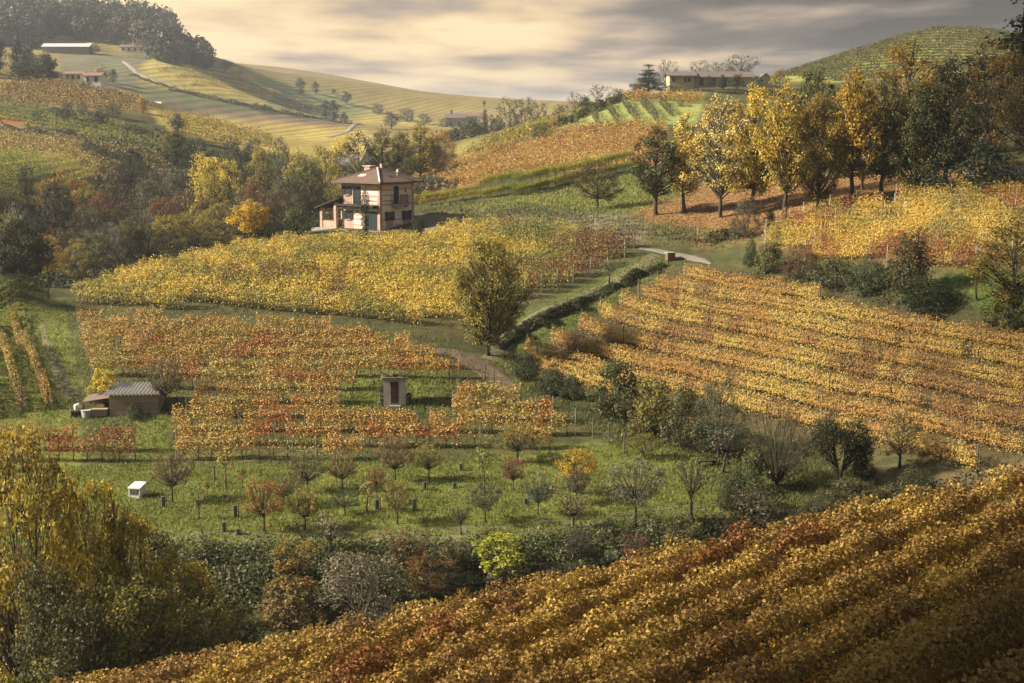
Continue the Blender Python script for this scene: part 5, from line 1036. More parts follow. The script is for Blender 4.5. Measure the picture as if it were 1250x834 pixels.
    for k in range(14):
        f0 = k/14.; f1 = (k+.93)/14; dz = .035
        for (ax, ay), (bx, by) in (((x0,y0),(x1,y0)), ((x1,y0),(x1,y1)), ((x0,y1),(x0,y0))):
            def P(px, py, f, lift): return (px+(cx-px)*f, py+(cy_-py)*f, E+th+R*f+lift)
            rows.add([P(ax,ay,f0,.012+dz),P(bx,by,f0,.012+dz),P(bx,by,f1,.012),P(ax,ay,f1,.012),P(ax,ay,f0,.003),P(bx,by,f0,.003)], [(0,1,2,3),(4,5,1,0)])
    rows.build('tile_courses', TILE, rf)
    for ex, ey, mt in ((x1,y0,MORT),(x0,y0,TILE),(x1,y1,TILE)):
        MB().tube([(ex*.99+cx*.01, ey*.99+cy_*.01, E+th+.06),(cx,cy_,E+th+R+.07)], .11, 6).build('ridge_cap', mt, rf)
    MB().tube([(x0,y0,E+.02),(x1,y0,E+.02),(x1,y1,E+.02)], .06, 6).build('gutter', IRON, rf)
    ch = MB().box(-5.5, 3.2, E+.9, -4.5, 4.1, E+1.95).build('chimney', BRICK, rf); None
    MB().box(-5.68, 3.05, E+1.96, -4.32, 4.25, E+2.06).build('chimney_cap', MORT, rf)
    MB().box(-3.72, 4.2, E+1.2, -3.38, 4.54, E+2.3).build('chimney', BRICK, rf); MB().tube([(-3.55,4.37,E+2.31),(-3.55,4.37,E+2.6)], .1, 8).build('chimney_pipe', IRON, rf)
    MB().tube([(-.75,4.3,E+1.35),(-.2,4.1,E+1.5)], .3, 14).build('dish', STONE, rf); MB().tube([(-.9,4.35,E+.7),(-.7,4.3,E+1.35)], .12, 6).build('dish_stand', MORT, rf)
    sk = MB(); sk.add([(-4.25,.55,E+.78),(-3.2,.55,E+.78),(-3.2,1.25,E+1.08),(-4.25,1.25,E+1.08),(-4.25,.55,E+.6),(-3.2,.55,E+.6),(-3.2,1.25,E+.9),(-4.25,1.25,E+.9)], [(0,1,2,3),(4,5,1,0),(5,6,2,1),(7,4,0,3)]); sk.build('skylight', MORT, rf)
    s2 = MB(); s2.add([(-.35,2.3,E+.75),(-.35,3.3,E+.75),(-.95,3.3,E+1.02),(-.95,2.3,E+1.02),(-.35,2.3,E+.6),(-.35,3.3,E+.6)], [(0,1,2,3),(4,5,1,0)]); s2.build('skylight', GLASSD, rf)
    # porch on the left: lean-to roof on brick pillars over a low wall
    px0, px1 = -A-4.5, -A-.06
    pr = MB().add([(px0,-.5,2.35),(px1,-.5,3.75),(px1,4.6,3.75),(px0,4.6,2.35),(px0,-.5,2.53),(px1,-.5,3.93),(px1,4.6,3.93),(px0,4.6,2.53)], [(0,1,2,3)[::-1],(4,5,6,7),(0,1,5,4),(1,2,6,5),(2,3,7,6),(3,0,4,7)]).build('porch_roof', DARKW, t)
    for k in range(6): x = px0+.3+k*.8; zz = 2.35+(x-px0)/(px1-px0)*1.4; MB().box(x-.05, -.42, zz-.14, x+.05, 4.5, zz-.004).build('rafter', DARKW, pr)
    for x, y in ((px0+.75,.15),(px0+3.2,.15),(px0+.75,4.0)): MB().box(x-.2, y-.2, -1.6, x+.2, y+.2, 2.42+(x-.28-px0)/(px1-px0)*1.4-.02).build('porch_pillar', BRICK, t)
    MB().box(px0+1.04, .02, -1.6, px0+2.91, .28, .85).build('porch_wall', BRICK, t); MB().box(px0+.47, .42, -1.6, px0+.7, 3.73, .85).build('porch_wall', BRICK, t)
    MB().box(px0+.3, -1.4, -1.7, 1.3, -.06, -.05).build('terrace', STONE, t)
    for x in (-3.6, -.9): MB().box(x-.08, -.2, 2.1, x+.08, -.09, 2.3).build('wall_lamp', IRON, t)
    MB().tube([(-A+.1,-.12,E),(-A+.1,-.12,0)], .05, 6).build('drainpipe', IRON, t)
    w = math.cos(rz); s = math.sin(rz)
    def L2W(x, y, z): return (b[0]+x*w-y*s, b[1]+x*s+y*w, b[2]+z)
    # smoke drifting left from the chimney
    rng = np.random.default_rng(4); m, nt, out = newmat('chimney smoke'); v = nd(nt, 'ShaderNodeVolumePrincipled'); v.inputs['Color'].default_value = (.72,.78,.86,1)
    n = noise(nt, .55, 4, .6); mm = nd(nt, 'ShaderNodeMapRange'); nt.links.new(n, mm.inputs[0]); mm.inputs[1].default_value = .45; mm.inputs[2].default_value = .72; mm.inputs[4].default_value = .28
    gc = nd(nt, 'ShaderNodeTexCoord').outputs['Generated']; dv = nd(nt, 'ShaderNodeVectorMath', operation='DISTANCE'); nt.links.new(gc, dv.inputs[0]); dv.inputs[1].default_value = (.5, .5, .5)
    fo = nd(nt, 'ShaderNodeMapRange'); nt.links.new(dv.outputs['Value'], fo.inputs[0]); fo.inputs[1].default_value = .12; fo.inputs[2].default_value = .48; fo.inputs[3].default_value = 1; fo.inputs[4].default_value = 0
    ml = nd(nt, 'ShaderNodeMath', operation='MULTIPLY'); nt.links.new(mm.outputs[0], ml.inputs[0]); nt.links.new(fo.outputs[0], ml.inputs[1]); nt.links.new(ml.outputs[0], v.inputs['Density']); nt.links.new(v.outputs[0], out.inputs['Volume'])
    bpy_sm = bpy.data.meshes.new('smoke'); import bmesh
    bm = bmesh.new(); bmesh.ops.create_icosphere(bm, subdivisions=3, radius=1)
    for q in bm.verts: q.co.x *= 3.6; q.co.y *= 1.6; q.co.z *= 1.15+.35*q.co.x*-.25
    bm.to_mesh(bpy_sm); bm.free(); bpy_sm.materials.append(m); p = L2W(-5.5, 4.2, E+3.1)
    tag(link('smoke', bpy_sm, None, (p[0]-2.6, p[1], p[2]-.3)), kind='stuff')
    # things by the wall
    k = thing('bicycle', 'old bicycle leaning on the house wall right of the door', 'bicycle', L2W(.35, 5.4, .0), rz+pi/2)
    def ring(cx_): return [(cx_+.33*cos(a), 0, .33+.33*sin(a)) for a in np.linspace(0, 2*pi, 15)]
    for cx_ in (-.5, .5): MB().tube(ring(cx_), .025, 5, False).build('wheel', IRON, k)
    f = MB()
    for p0, p1 in (((-.5,0,.33),(-.15,0,.8)),((-.15,0,.8),(.38,0,.82)),((.38,0,.9),(.5,0,.33)),((-.5,0,.33),(-.05,0,.33)),((-.05,0,.33),(-.18,0,.92)),((-.05,0,.33),(.38,0,.78))): f.tube([p0,p1], .022, 5)
    f.build('frame', plain('rusty paint', (.22,.09,.06)), k); MB().tube([(.36,-.24,.98),(.38,0,.92),(.36,.24,.98)], .018, 5).build('handlebar', IRON, k); MB().cbox((-.19,0,.95), (.26,.12,.06)).build('saddle', DARKW, k)
house()

def hut():
    b = hit(482, 498, 95, 125); t = thing('garden_hut', 'tiny pale plaster hut with brown door and mossy flat roof among orange vines', 'hut', tuple(b), .06)
    PALE = plain('pale hut plaster', (.66,.59,.51), (.36,.31,.25), 2.2, .95, .2); MOSS = plain('moss and dry grass', (.20,.17,.07), (.10,.10,.035), 4, 1, .9, 14)
    MB().box(-.88, 0, -.3, .88, 1.6, 2.15).build('wall', PALE, t)
    d = MB().box(-.31, -.05, .28, .31, .02, 2.0).build('door', plain('brown door', (.085,.04,.028), (.05,.026,.02), 6, .8), t); MB().cbox((.22,-.07,1.1), (.03,.04,.12)).build('handle', IRON, d)
    MB().box(-.38, -.05, .2, .38, .06, .275).build('sill', STONE, t); MB().box(-.45, -.4, -.3, .45, -.055, .13).build('step', STONE, t)
    rf = MB().box(-1.05, -.2, 2.155, 1.05, 1.8, 2.34).build('roof', STONE, t, bevel=.02)
    me = MB(); n = 12
    xs = np.linspace(-1, 1, n); V = []
    for i in range(n):
        for j in range(n):
            x = xs[i]; y = xs[j]; e = (1-abs(x)**4)*(1-abs(y)**4); V.append((x*1.06, .8+y*1.02, 2.35+e*.22+e*.14*(y*.6)+.05*random.Random(i*n+j).random()))
    me.add(V, [(i*n+j, (i+1)*n+j, (i+1)*n+j+1, i*n+j+1) for i in range(n-1) for j in range(n-1)]); ms = me.build('moss', MOSS, rf, smooth=True)
    rng = np.random.default_rng(8); q = rng.uniform(-1, 1, (700, 2)); P = np.stack([q[:, 0]*1.0, .8+q[:, 1]*.95, 2.45+rng.uniform(0, .22, 700)], 1)
    o = link('grass_tufts', leaf_mesh('tufts', P, .16, np.stack([rng.random(700), rng.normal(1, .2, 700), 0*P[:, 0]], 1), rng, LEAF, np.tile((1., 0, 0), (700, 1)), .3), t); o['kind'] = 'stuff'; leafcols(o, (.26,.21,.09), (.16,.14,.05))
    for x in (-1.0, 1.0):
        n = 900; P = np.stack([x+rng.normal(0, .12, n), rng.uniform(-.05, 1.2, n), rng.uniform(0, 1.6 if x < 0 else .9, n)], 1)
        o = link('ivy', leaf_mesh('ivy', P, .13, np.stack([rng.random(n), rng.normal(1, .2, n), 0*P[:, 0]], 1), rng, LEAF), None, tuple(b)); tag(o, 'ivy climbing the left side of the tiny hut' if x < 0 else 'low ivy at the right side of the tiny hut', 'ivy'); leafcols(o, (.04,.05,.022), (.09,.095,.04))
hut()

def shed():
    b = hit(134, 508.5, 90, 125); rz = radians(4); t = thing('tool_shed', 'small wooden shed with a corrugated tin roof and open lean-to', 'shed', tuple(b), rz)
    WOOD = plain('weathered boards', (.30,.235,.17), (.19,.145,.10), 2.5, .95, .4); WOOD2 = plain('pale boards', (.40,.30,.20), (.28,.2,.13), 2.5, .95, .4); TIN = tile_mat('corrugated tin', (.50,.46,.42), (.36,.32,.28), 1.1, 0, .6); RUST = plain('rusty sheet', (.20,.145,.115), (.12,.085,.07), 3, .9)
    W, D, H = 3.75, 3.3, 1.62
    for k, (z0, z1, mm) in enumerate(((-.4,.42,WOOD2),(.44,1.06,WOOD),(1.08,H,WOOD2))): MB().box(0, 0, z0, W, .08, z1).build('wall_board', mm, t)
    MB().box(0, .085, -.4, .08, D, H).build('wall', WOOD, t); MB().box(W-.08, .085, -.4, W, D, H).build('wall', WOOD, t); MB().box(.085, D-.08, -.4, W-.085, D, H).build('wall', WOOD, t)
    # corrugated roof: real ripples
    m = MB(); nx = 120; V = []; x0, x1, y0, y1 = -.35, W+.2, -.35, D+.25
    for i in range(nx+1):
        x = x0+(x1-x0)*i/nx; r = .07*sin(i/nx*2*pi*15)
        for y in (y0, y1): V.append((x, y, H+.1+r+(y-y0)*.07))
    n0 = len(V); V += [(x, y, z-.02) for x, y, z in V]
    m.add(V, [(2*i, 2*i+2, 2*i+3, 2*i+1) for i in range(nx)]+[(n0+2*i+1, n0+2*i+3, n0+2*i+2, n0+2*i) for i in range(nx)]+[(2*i, n0+2*i, n0+2*i+2, 2*i+2) for i in range(nx)]); m.build('roof', TIN, t)
    for y in (.1, D-.15): MB().box(0, y, H+.005, W, y+.1, H+.085+(y-y0)*.05).build('rafter', WOOD, t)
    lr = MB().add([(-2.15,.3,1.05),(-.1,.3,1.35),(-.1,2.6,1.5),(-2.15,2.6,1.2),(-2.15,.3,1.09),(-.1,.3,1.39),(-.1,2.6,1.54),(-2.15,2.6,1.24)], [(3,2,1,0),(4,5,6,7),(0,1,5,4),(1,2,6,5),(2,3,7,6),(3,0,4,7)]).build('lean_to_roof', RUST, t)
    for x, y, h in ((-2.05,.4,1.04),(-2.05,2.5,1.2),(-1.05,2.5,1.34)): MB().box(x-.05, y-.05, -.5, x+.05, y+.05, h).build('lean_to_post', WOOD, t)
    MB().box(-2.1, 2.61, -.5, -.1, 2.66, 1.15).build('back_wall', WOOD, t)
    c, s = cos(rz), sin(rz)
    def at(x, y):
        X, Y = b[0]+x*c-y*s, b[1]+x*s+y*c; return (float(X), float(Y), float(ground(X, Y)))
    k = thing('bucket', 'pale grey tub standing under the lean-to of the shed', 'tub', at(-1.75, -.1)); G = plain('grey plastic', (.42,.41,.40), (.33,.32,.31), 3, .7)
    MB().tube([(0,0,-.05),(0,0,.55)], [.32,.4], 14).build('body', G, k); MB().tube([(0,0,.551),(0,0,.59)], .44, 14).build('rim', G, k)
    k = thing('crate', 'low slatted crate in front of the shed lean-to', 'crate', at(-.75, .1), rz)
    for z in (.04, .22, .40): MB().box(-.55, -.3, z, .55, -.26, z+.13).build('slat', WOOD2, k); MB().box(-.55, .26, z, .55, .3, z+.13).build('slat', WOOD2, k)
    MB().box(-.54, -.255, -.1, -.5, .255, .52).build('end_board', WOOD, k); MB().box(.5, -.255, -.1, .54, .255, .52).build('end_board', WOOD, k); MB().box(-.62, -.34, .535, .62, .34, .58).build('lid', WOOD2, k)
    import bmesh; bm = bmesh.new(); bmesh.ops.create_icosphere(bm, subdivisions=4, radius=.32); me = bpy.data.meshes.new('sack')
    for v in bm.verts:
        n_ = 1+.09*sin(v.co.x*13)*cos(v.co.y*11)+.07*sin(v.co.z*17+v.co.x*5); v.co *= n_; v.co.z = max(v.co.z*1.05, -.34)
    bm.to_mesh(me); bm.free(); me.materials.append(plain('white sacking', (.66,.62,.54), (.46,.42,.36), 5, .95)); me.polygons.foreach_set('use_smooth', [True]*len(me.polygons))
    p = at(-2.45, .2); tag(link('sack', me, None, (p[0], p[1], p[2]+.68)), 'bulging white sack piled at the left end of the shed', 'sack')
    q = at(-2.45, .2); kk = thing('log_pile', 'dark pile of cut logs under the white sack', 'log pile', q, rz)
    rr = random.Random(3)
    for i in range(4):
        for j in range(2): MB().tube([(-.42+i*.24, -.35, .1+j*.21),(-.42+i*.24, .35, .1+j*.21)], .1, 8).build('log', BARK, kk)
shed()

def white_box():
    b = hit(164, 609, 80, 110); t = thing('animal_hutch', 'small white box hutch with a dark barred opening on the grass', 'hutch', tuple(b), -.12)
    Wt = plain('white plastic', (.80,.77,.72), (.62,.58,.53), 3, .6)
    MB().box(-.38, 0, -.15, .38, 1.15, .62).build('body', Wt, t, bevel=.02); MB().add([(-.43,-.06,.63),(.43,-.06,.63),(.40,1.2,.75),(-.40,1.2,.75),(-.43,-.06,.69),(.43,-.06,.69),(.40,1.2,.81),(-.40,1.2,.81)], [(3,2,1,0),(4,5,6,7),(0,1,5,4),(1,2,6,5),(2,3,7,6),(3,0,4,7)]).build('lid', Wt, t)
    o = MB().box(-.29, -.02, .26, .29, .01, .55).build('opening', GLASSD, t)
    for x in np.linspace(-.2, .2, 5): MB().box(x-.012, -.035, .26, x+.012, -.021, .55).build('bar', WIRE, o)
    for x in (-.33, .33): MB().box(x-.05, -.012, -.15, x+.05, -.002, .62).build('corner_rib', Wt, t)
white_box()
def small_things():
    b = hit(818, 319, 120, 170); t = thing('brick_pillar', 'squat dark brick pillar with a slab beside the gravel road', 'pillar', tuple(b), .3)
    MB().box(-.42, -.35, -.2, .42, .35, .72).build('shaft', plain('weathered brick', (.17,.11,.085), (.10,.07,.055), 5, .95), t); MB().box(-.5, -.43, .721, .5, .43, .82).build('cap', STONE, t)
    b = hit(862, 569, 80, 110); t = thing('bench', 'dark low wooden bench under the crooked orchard tree', 'bench', tuple(b), .2)
    MB().box(-.75, -.2, .33, .75, .2, .40).build('seat', DARKW, t)
    for x in (-.55, .55): MB().box(x-.06, -.17, -.1, x+.06, .17, .328).build('leg', DARKW, t)
    NET = plain('grey tree guard net', (.085,.09,.075), (.05,.052,.045), 12, .95)
    for u, v, h, l in ((199,620,.7,'dark tree guard at the left of the orchard grass'),(287,632,.75,'grey tree guard left of the spreading orange fruit tree'),(273,651,.6,'grey tree guard nearest the bank on the left'),(460,622,.6,'grey guard left of the green gold fruit tree'),
        (505,624,.75,'grey guard right of the green gold fruit tree'),(518,598,.5,'low grey guard beyond the green gold fruit tree'),(554,597,.4,'low guard with an orange sapling'),(641,617,.45,'low guard left of the small grey green tree'),(562,575,.5,'dark stub of a guard near the lower vines'),(290,654,.35,'low grey guard beside the one nearest the bank')):
        b = hit(u, v, 70, 115); t = thing('tree_guard', l, 'tree guard', tuple(b), 0, 'tree guards in the orchard'); MB().tube([(0,0,-.1),(.01,0,h*.5),(0,.01,h)], [.14,.13,.14], 9).build('net', NET, t); MB().tube([(.21,0,-.15),(.22,.02,h*1.25)], .028, 5).build('stake', POSTW, t)
    for u, v, h, l in ((592,462,1.2,'first dark stake by the dirt track'),(603,468,1.1,'second dark stake by the dirt track'),(762,556,1.7,'dark post right of the last vine row'),(743,541,1.5,'dark post at the corner of the vine rows'),(724,536,1.5,'dark post inside the corner of the vine rows'),(1013,238,2.6,'pale tall post at the edge of the wood'),(852,294,1.5,'pale post by the leaf strewn slope'),
        (262,650-60,1.2,'thin stake among the fruit trees')):
        b = hit(u, v, 70, 170); tag(link('stake', post_mesh(h, .055, POSTC if 'pale' in l else POSTW), None, tuple(b)), l, 'stake')
    for u, D, vt, l in ((631,252,194,'dark wooden utility pole before the orange slope'),(82,318,131,'grey utility pole between plots of the left hill'),(121,282,180,'thin pole at the corner of the bright green rows'),(1045,158,158,'thin pole behind the gold trees')):
        p = pt(u, 417, D); g = float(ground(p[0], D)); h = pt(u, vt, D)[2]-g; t = thing('utility_pole', l, 'utility pole', (float(p[0]), D, g)); MB().tube([(0,0,-.4),(0,0,h)], [.17,.11], 7).build('pole', POSTW, t); MB().box(-.6, -.05, h-.5, .6, .05, h-.38).build('crossarm', POSTW, t)
    # wire fence along the wood
    pts = [hit(u, v, 110, 175) for u, v in ((1092,252),(1110,249),(1128,247),(1146,245),(1164,243),(1182,241),(1200,240),(1222,239),(1246,238))]
    r = pts[0]; t = thing('wire_fence', 'wire fence on pale posts along the edge of the dark wood', 'fence', tuple(r))
    for p in pts: link('post', post_mesh(1.35, .06, POSTC), t, tuple(p-r))
    for h in (.6, 1.2): MB().tube([p-r+np.array((0,0,h)) for p in pts], .012, 4).build('wire', WIRE, t)
    a, c = hit(1218,232,120,170), hit(1275,228,120,170); a[1] += 3; c[1] += 3; L = float(np.hypot(*(c-a)[:2])); z = float(ground(a[0], a[1])); t = thing('garden_wall', 'pale rendered garden wall under the cedar at the right border', 'wall', (float(a[0]), float(a[1]), z), math.atan2(c[1]-a[1], c[0]-a[0]))
    MB().box(0, 0, -1, L, .3, 1.75).build('wall', plain('grey white render', (.55,.53,.5), (.4,.38,.36), 1, .95), t); MB().box(-.02, -.06, 1.755, L, .36, 1.85).build('coping', STONE, t)
small_things()

# ------------------------------------------------------------------ far buildings
def block(t, x0, x1, y0, y1, h, wall, roof, rise=1.6, o=.6, ridge='x', down=3, wins=()):
    MB().box(x0, y0, -down, x1, y1, h).build('wall', wall, t); m = MB(); th = .2; ym = (y0+y1)/2; xm = (x0+x1)/2
    if ridge == 'x':
        pr = [(y0-o, h-.02-o*rise/(ym-y0)), (ym, h+rise), (y1+o, h-.02-o*rise/(ym-y0)), (y1+o, h+th-o*rise/(ym-y0)), (ym, h+rise+th), (y0-o, h+th-o*rise/(ym-y0))]
        V = [(x0-o, y, z+.03) for y, z in pr]+[(x1+o, y, z+.03) for y, z in pr]
    else:
        pr = [(x0-o, h-.02-o*rise/(xm-x0)), (xm, h+rise), (x1+o, h-.02-o*rise/(xm-x0)), (x1+o, h+th-o*rise/(xm-x0)), (xm, h+rise+th), (x0-o, h+th-o*rise/(xm-x0))]
        V = [(x, y0-o, z+.03) for x, z in pr]+[(x, y1+o, z+.03) for x, z in pr]
    m.add(V, [(0,1,4,5),(1,2,3,4),(6,11,10,7),(7,10,9,8),(5,4,10,11),(4,3,9,10),(1,0,6,7),(2,1,7,8),(0,5,11,6),(3,2,8,9)]); m.build('roof', roof, t)
    g = MB().add(([(x0+.01,y0,h),(x0+.01,y1,h),(x0+.01,ym,h+rise),(x1-.01,y0,h),(x1-.01,y1,h),(x1-.01,ym,h+rise)] if ridge == 'x' else [(x0,y0+.01,h),(x1,y0+.01,h),(xm,y0+.01,h+rise),(x0,y1-.01,h),(x1,y1-.01,h),(xm,y1-.01,h+rise)]), [(0,1,2),(3,5,4)]); g.build('gable', wall, t)
    for a, z0, w, hh in wins:
        f = MB().box(a, y0-.06, z0, a+w, y0+.02, z0+hh).build('window', WFRAME, t); MB().box(a+.12, y0-.085, z0+.12, a+w-.12, y0-.061, z0+hh-.12).build('pane', GLASSD, f)
def site(u, D, rz, name, label, cat='house'):
    p = pt(u, 417, D); g = float(ground(p[0], D)); return thing(name, label, cat, (float(p[0]), D, g), rz), g
YEL = plain('yellow render', (.44,.385,.22), (.36,.31,.17), .6, .95); WHT = plain('white render', (.70,.67,.62), (.55,.52,.48), .6, .95); OCH = plain('ochre render', (.55,.42,.22), (.42,.31,.16), .6, .95)
FT_ = tile_mat('far roof tiles', (.17,.13,.115), (.11,.085,.075), .8); FT2 = tile_mat('red roof tiles', (.26,.15,.115), (.17,.10,.08), .8); PALR = plain('pale sheet roof', (.62,.60,.56), (.5,.48,.45), .4, .8)
t, g = site(812, 378, .03, 'farmhouse', 'long low yellow farmhouse on the hilltop behind the striped rows', 'farmhouse')
top = pt(830, 92.5, 378)[2]-g
block(t, 0, 6.6, 0, 7, top, YEL, FT_, 1.0, .7, wins=((3.8, top-1.7, .8, 1.2),(4.8, top-1.7, .8, 1.2),(.6, top-1.6, .9, 1.1)))
block(t, 6.7, 22.6, 1.5, 9, top-.25, YEL, FT_, 1.3, .7, wins=((8.2, top-2.6, 1.4, 1.9),(11.2, top-2.6, 1.4, 1.9),(14.2, top-2.6, 1.4, 1.9),(17.6, top-2.6, 1.4, 1.9)))
block(t, 22.7, 28.3, -1, 9, top-1.7, plain('green yellow render', (.5,.5,.3), (.42,.42,.25), .6), FT_, 2.2, .5, 'y')
t, g = site(94, 512, .04, 'farmhouse', 'yellow farm with open arches on the left hill', 'farmhouse'); top = pt(100, 90.5, 512)[2]-g
block(t, 0, 6.6, 0, 6, top, OCH, FT2, .8, .5, wins=((.7,top-1.8,1,1.4),(2.7,top-1.8,1,1.4),(4.7,top-1.8,1,1.4)))
t, g = site(117, 508, -.05, 'house', 'low white house joined to the yellow farm on the left hill'); top = pt(120, 92.5, 508)[2]-g
block(t, 0, 6.2, 0, 6, top, WHT, FT2, 1.0, .5, wins=((1,top-1.8,1,1.3),(3.8,top-2.2,1.4,2)))
t, g = site(70, 722, .02, 'barn', 'long white roofed barn under the hilltop wood', 'barn'); top = pt(90, 57, 722)[2]-g
block(t, 0, 23.5, 0, 9, top, plain('grey brown board', (.2,.18,.16)), PALR, 1.6, .5)  # dark grey brown board walls under a pale roof
t, g = site(162, 752, .0, 'villa', 'white villa below the hilltop wood', 'villa'); top = pt(170, 57.5, 752)[2]-g
block(t, 0, 13.6, 0, 8, top, WHT, FT_, 1.4, .5, wins=tuple((1+k*3.2, top-1.9, 1, 1.3) for k in range(4)))
t, g = site(197, 445, .1, 'field_hut', 'little white hut among the far fields', 'hut'); top = pt(202, 127, 445)[2]-g
block(t, 0, 2.6, 0, 2.6, max(top, 1.6), WHT, PALR, .5, .2)
t, g = site(546, 690, 0, 'house', 'dark roofed hamlet house left of the far clipped hedge'); top = pt(555, 144, 690)[2]-g
block(t, 0, 10, 0, 8, max(2.5, top), plain('grey render', (.35,.31,.28)), FT_, 1.8, .5, wins=((2,1,1,1.4),(6,1,1,1.4)))
t, g = site(556, 730, .1, 'house', 'hamlet house behind the far clipped hedge'); top = pt(565, 142, 730)[2]-g
block(t, 0, 14, 0, 8, max(2.5, top), WHT, FT2, 1.6, .5, wins=((2,1,1,1.4),(7,1,1,1.4)))
# ------------------------------------------------------------------ sky, sun, air
SUN_AZ = radians(-95)          # from straight ahead, negative = to the left
SUN_EL = radians(31)
SUNV = np.array((sin(SUN_AZ)*cos(SUN_EL), cos(SUN_AZ)*cos(SUN_EL), sin(SUN_EL)))
sl = bpy.data.lights.new('sun', 'SUN'); so = bpy.data.objects.new('sun', sl); COL.objects.link(so)
sl.energy = 5.0; sl.angle = radians(4); sl.color = (1, .89, .72)
import mathutils
so.rotation_euler = mathutils.Vector(SUNV).to_track_quat('Z', 'Y').to_euler()
def build_world():
    w = bpy.data.worlds.new('World'); SC.world = w; w.use_nodes = True; nt = w.node_tree; nt.nodes.clear()
    out = nd(nt, 'ShaderNodeOutputWorld'); bg = nd(nt, 'ShaderNodeBackground'); nt.links.new(bg.outputs[0], out.inputs[0])
    bg.inputs['Strength'].default_value = .1
    sky = nd(nt, 'ShaderNodeTexSky', sky_type='NISHITA'); sky.sun_disc = False; sky.sun_elevation = SUN_EL
    sky.sun_rotation = SUN_AZ; sky.dust_density = 2.5; sky.air_density = 1.2
    g = nd(nt, 'ShaderNodeTexCoord').outputs['Generated']           # view direction on the sky sphere
    sep = nd(nt, 'ShaderNodeSeparateXYZ'); nt.links.new(g, sep.inputs[0])
    def math_(op, a, b=None, c=None):
        n = nd(nt, 'ShaderNodeMath', operation=op)
        for k, q in enumerate((a, b, c)):
            if q is None: continue
            if hasattr(q, 'links'): nt.links.new(q, n.inputs[k])
            else: n.inputs[k].default_value = q
        return n.outputs[0]
    zz = math_('MAXIMUM', math_('ADD', sep.outputs[2], .06), .03)
    px = math_('DIVIDE', sep.outputs[0], zz); py = math_('DIVIDE', sep.outputs[1], zz)
    cb = nd(nt, 'ShaderNodeCombineXYZ'); nt.links.new(px, cb.inputs[0]); nt.links.new(math_('MULTIPLY', py, .55), cb.inputs[1])
    n1 = noise(nt, .8, 6, .48, cb.outputs[0])
    cb2 = nd(nt, 'ShaderNodeCombineXYZ'); nt.links.new(math_('ADD', math_('MULTIPLY', px, .8), 7.3), cb2.inputs[0]); nt.links.new(math_('MULTIPLY', py, .5), cb2.inputs[1])
    n2 = noise(nt, 1.6, 5, .52, cb2.outputs[0])
    cl = math_('ADD', math_('MULTIPLY', n1, .65), math_('MULTIPLY', n2, .35))
    # overcast deck lit from behind: brighter towards one quarter, heavier to the right
    dt = nd(nt, 'ShaderNodeVectorMath', operation='DOT_PRODUCT'); fl = nd(nt, 'ShaderNodeVectorMath', operation='MULTIPLY'); nt.links.new(g, fl.inputs[0]); fl.inputs[1].default_value = (1, 1, 1.9); fn = nd(nt, 'ShaderNodeVectorMath', operation='NORMALIZE'); nt.links.new(fl.outputs[0], fn.inputs[0]); nt.links.new(fn.outputs[0], dt.inputs[0]); dt.inputs[1].default_value = GLOW
    glow = nd(nt, 'ShaderNodeMapRange', interpolation_type='SMOOTHSTEP'); nt.links.new(dt.outputs['Value'], glow.inputs[0])
    glow.inputs[1].default_value = .915; glow.inputs[2].default_value = 1.0
    t = math_('ADD', glow.outputs[0], math_('MULTIPLY', math_('SUBTRACT', cl, .555), 3.4))
    deck = ramp(nt, t, [(.0, (.062, .052, .05)), (.26, (.175, .14, .12)), (.52, (.47, .35, .255)), (.78, (.88, .63, .35)), (1., (1.08, .82, .46))])
    hi = nd(nt, 'ShaderNodeMapRange'); nt.links.new(sep.outputs[2], hi.inputs[0]); hi.inputs[1].default_value = .16; hi.inputs[2].default_value = .55
    deck = mixrgb(nt, hi.outputs[0], deck, (.46, .49, .55))
    sc = nd(nt, 'ShaderNodeVectorMath', operation='SCALE'); nt.links.new(deck, sc.inputs[0]); el = nd(nt, 'ShaderNodeMapRange'); nt.links.new(sep.outputs[2], el.inputs[0]); el.inputs[1].default_value = .15; el.inputs[2].default_value = .7; el.inputs[3].default_value = DECK; el.inputs[4].default_value = DECK*.5; nt.links.new(el.outputs[0], sc.inputs['Scale'])
    cover = ramp(nt, cl, [(.2, (.8, .8, .8)), (.45, (.96, .96, .96))])
    nt.links.new(mixrgb(nt, cover, sky.outputs[0], sc.outputs[0]), bg.inputs['Color'])
gl = np.array(ray(400, 95))*np.array((1, 1, 1.9)); gl /= np.linalg.norm(gl); GLOW = tuple(map(float, gl)); DECK = 4.3
build_world()
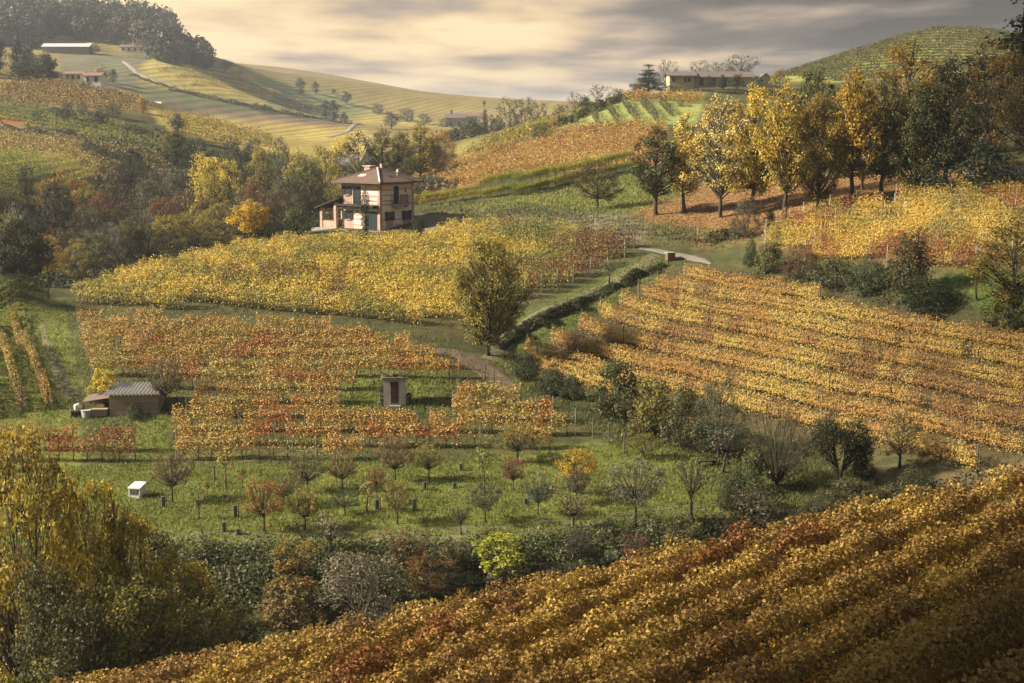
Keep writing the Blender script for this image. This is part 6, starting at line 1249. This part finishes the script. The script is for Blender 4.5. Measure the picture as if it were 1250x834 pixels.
def build_haze():
    m, nt, out = newmat('valley haze'); v = nd(nt, 'ShaderNodeVolumePrincipled')
    v.inputs['Color'].default_value = (.88, .92, .98, 1); v.inputs['Density'].default_value = .00021; v.inputs['Anisotropy'].default_value = .35
    nt.links.new(v.outputs[0], out.inputs['Volume'])
    z1 = 150; zb = float(GZ.min())-1
    o = MB().box(-5200*1.35, -60, zb, 5200*1.35, 5260, z1).build('haze', m); tag(o, kind='stuff'); o.display_type = 'WIRE'
build_haze()
def build_shade_clouds():
    # low clouds added out of view at left to shade parts of the slopes
    import bmesh
    m = plain('cloud', (.85,.85,.86), (.78,.78,.8), .02, 1)
    for k, (x, y, rx, ry) in enumerate(SHADE_CLOUDS):
        z = float(ground(x, y)); d = (420, 400, 150, 400)[k]; c = np.array((x, y, z))+SUNV*d; rng = np.random.default_rng(k+1)
        bm = bmesh.new()
        for q in range(26):
            a = rng.uniform(0, 2*pi); r = math.sqrt(rng.random())*.85; rr = rng.uniform(.32, .5)
            g = bmesh.ops.create_icosphere(bm, subdivisions=3, radius=1)
            for v in g['verts']: v.co = mathutils.Vector((rx*(cos(a)*r+v.co.x*rr), ry*(sin(a)*r+v.co.y*rr), rx*.3*(v.co.z*rr)+(.06*rx*sin(q))))
        me = bpy.data.meshes.new('cloud'); bm.to_mesh(me); bm.free(); me.materials.append(m)
        me.polygons.foreach_set('use_smooth', [True]*len(me.polygons)); tag(link('cloud', me, None, tuple(c)), kind='stuff')
SHADE_CLOUDS = [(95, 150, 30, 44), (66, 98, 18, 18), (19, 24, 20, 12), (-88, 215, 22, 28)]  # ground spots to be dimmed, each by an added unseen blocker towards the sun
build_shade_clouds()
SC.view_settings.view_transform = 'Standard'; SC.view_settings.look = 'None'; SC.view_settings.exposure = 1.34; SC.view_settings.gamma = 1
SC.render.film_transparent = False
cy = SC.cycles; cy.use_denoising = True; cy.denoiser = 'OPENIMAGEDENOISE'; cy.max_bounces = 6; cy.diffuse_bounces = 3; cy.glossy_bounces = 2
cy.transmission_bounces = 4; cy.transparent_max_bounces = 6; cy.volume_bounces = 0; cy.use_adaptive_sampling = True; cy.adaptive_threshold = .02
cy.sample_clamp_indirect = 4; cy.caustics_reflective = False; cy.caustics_refractive = False
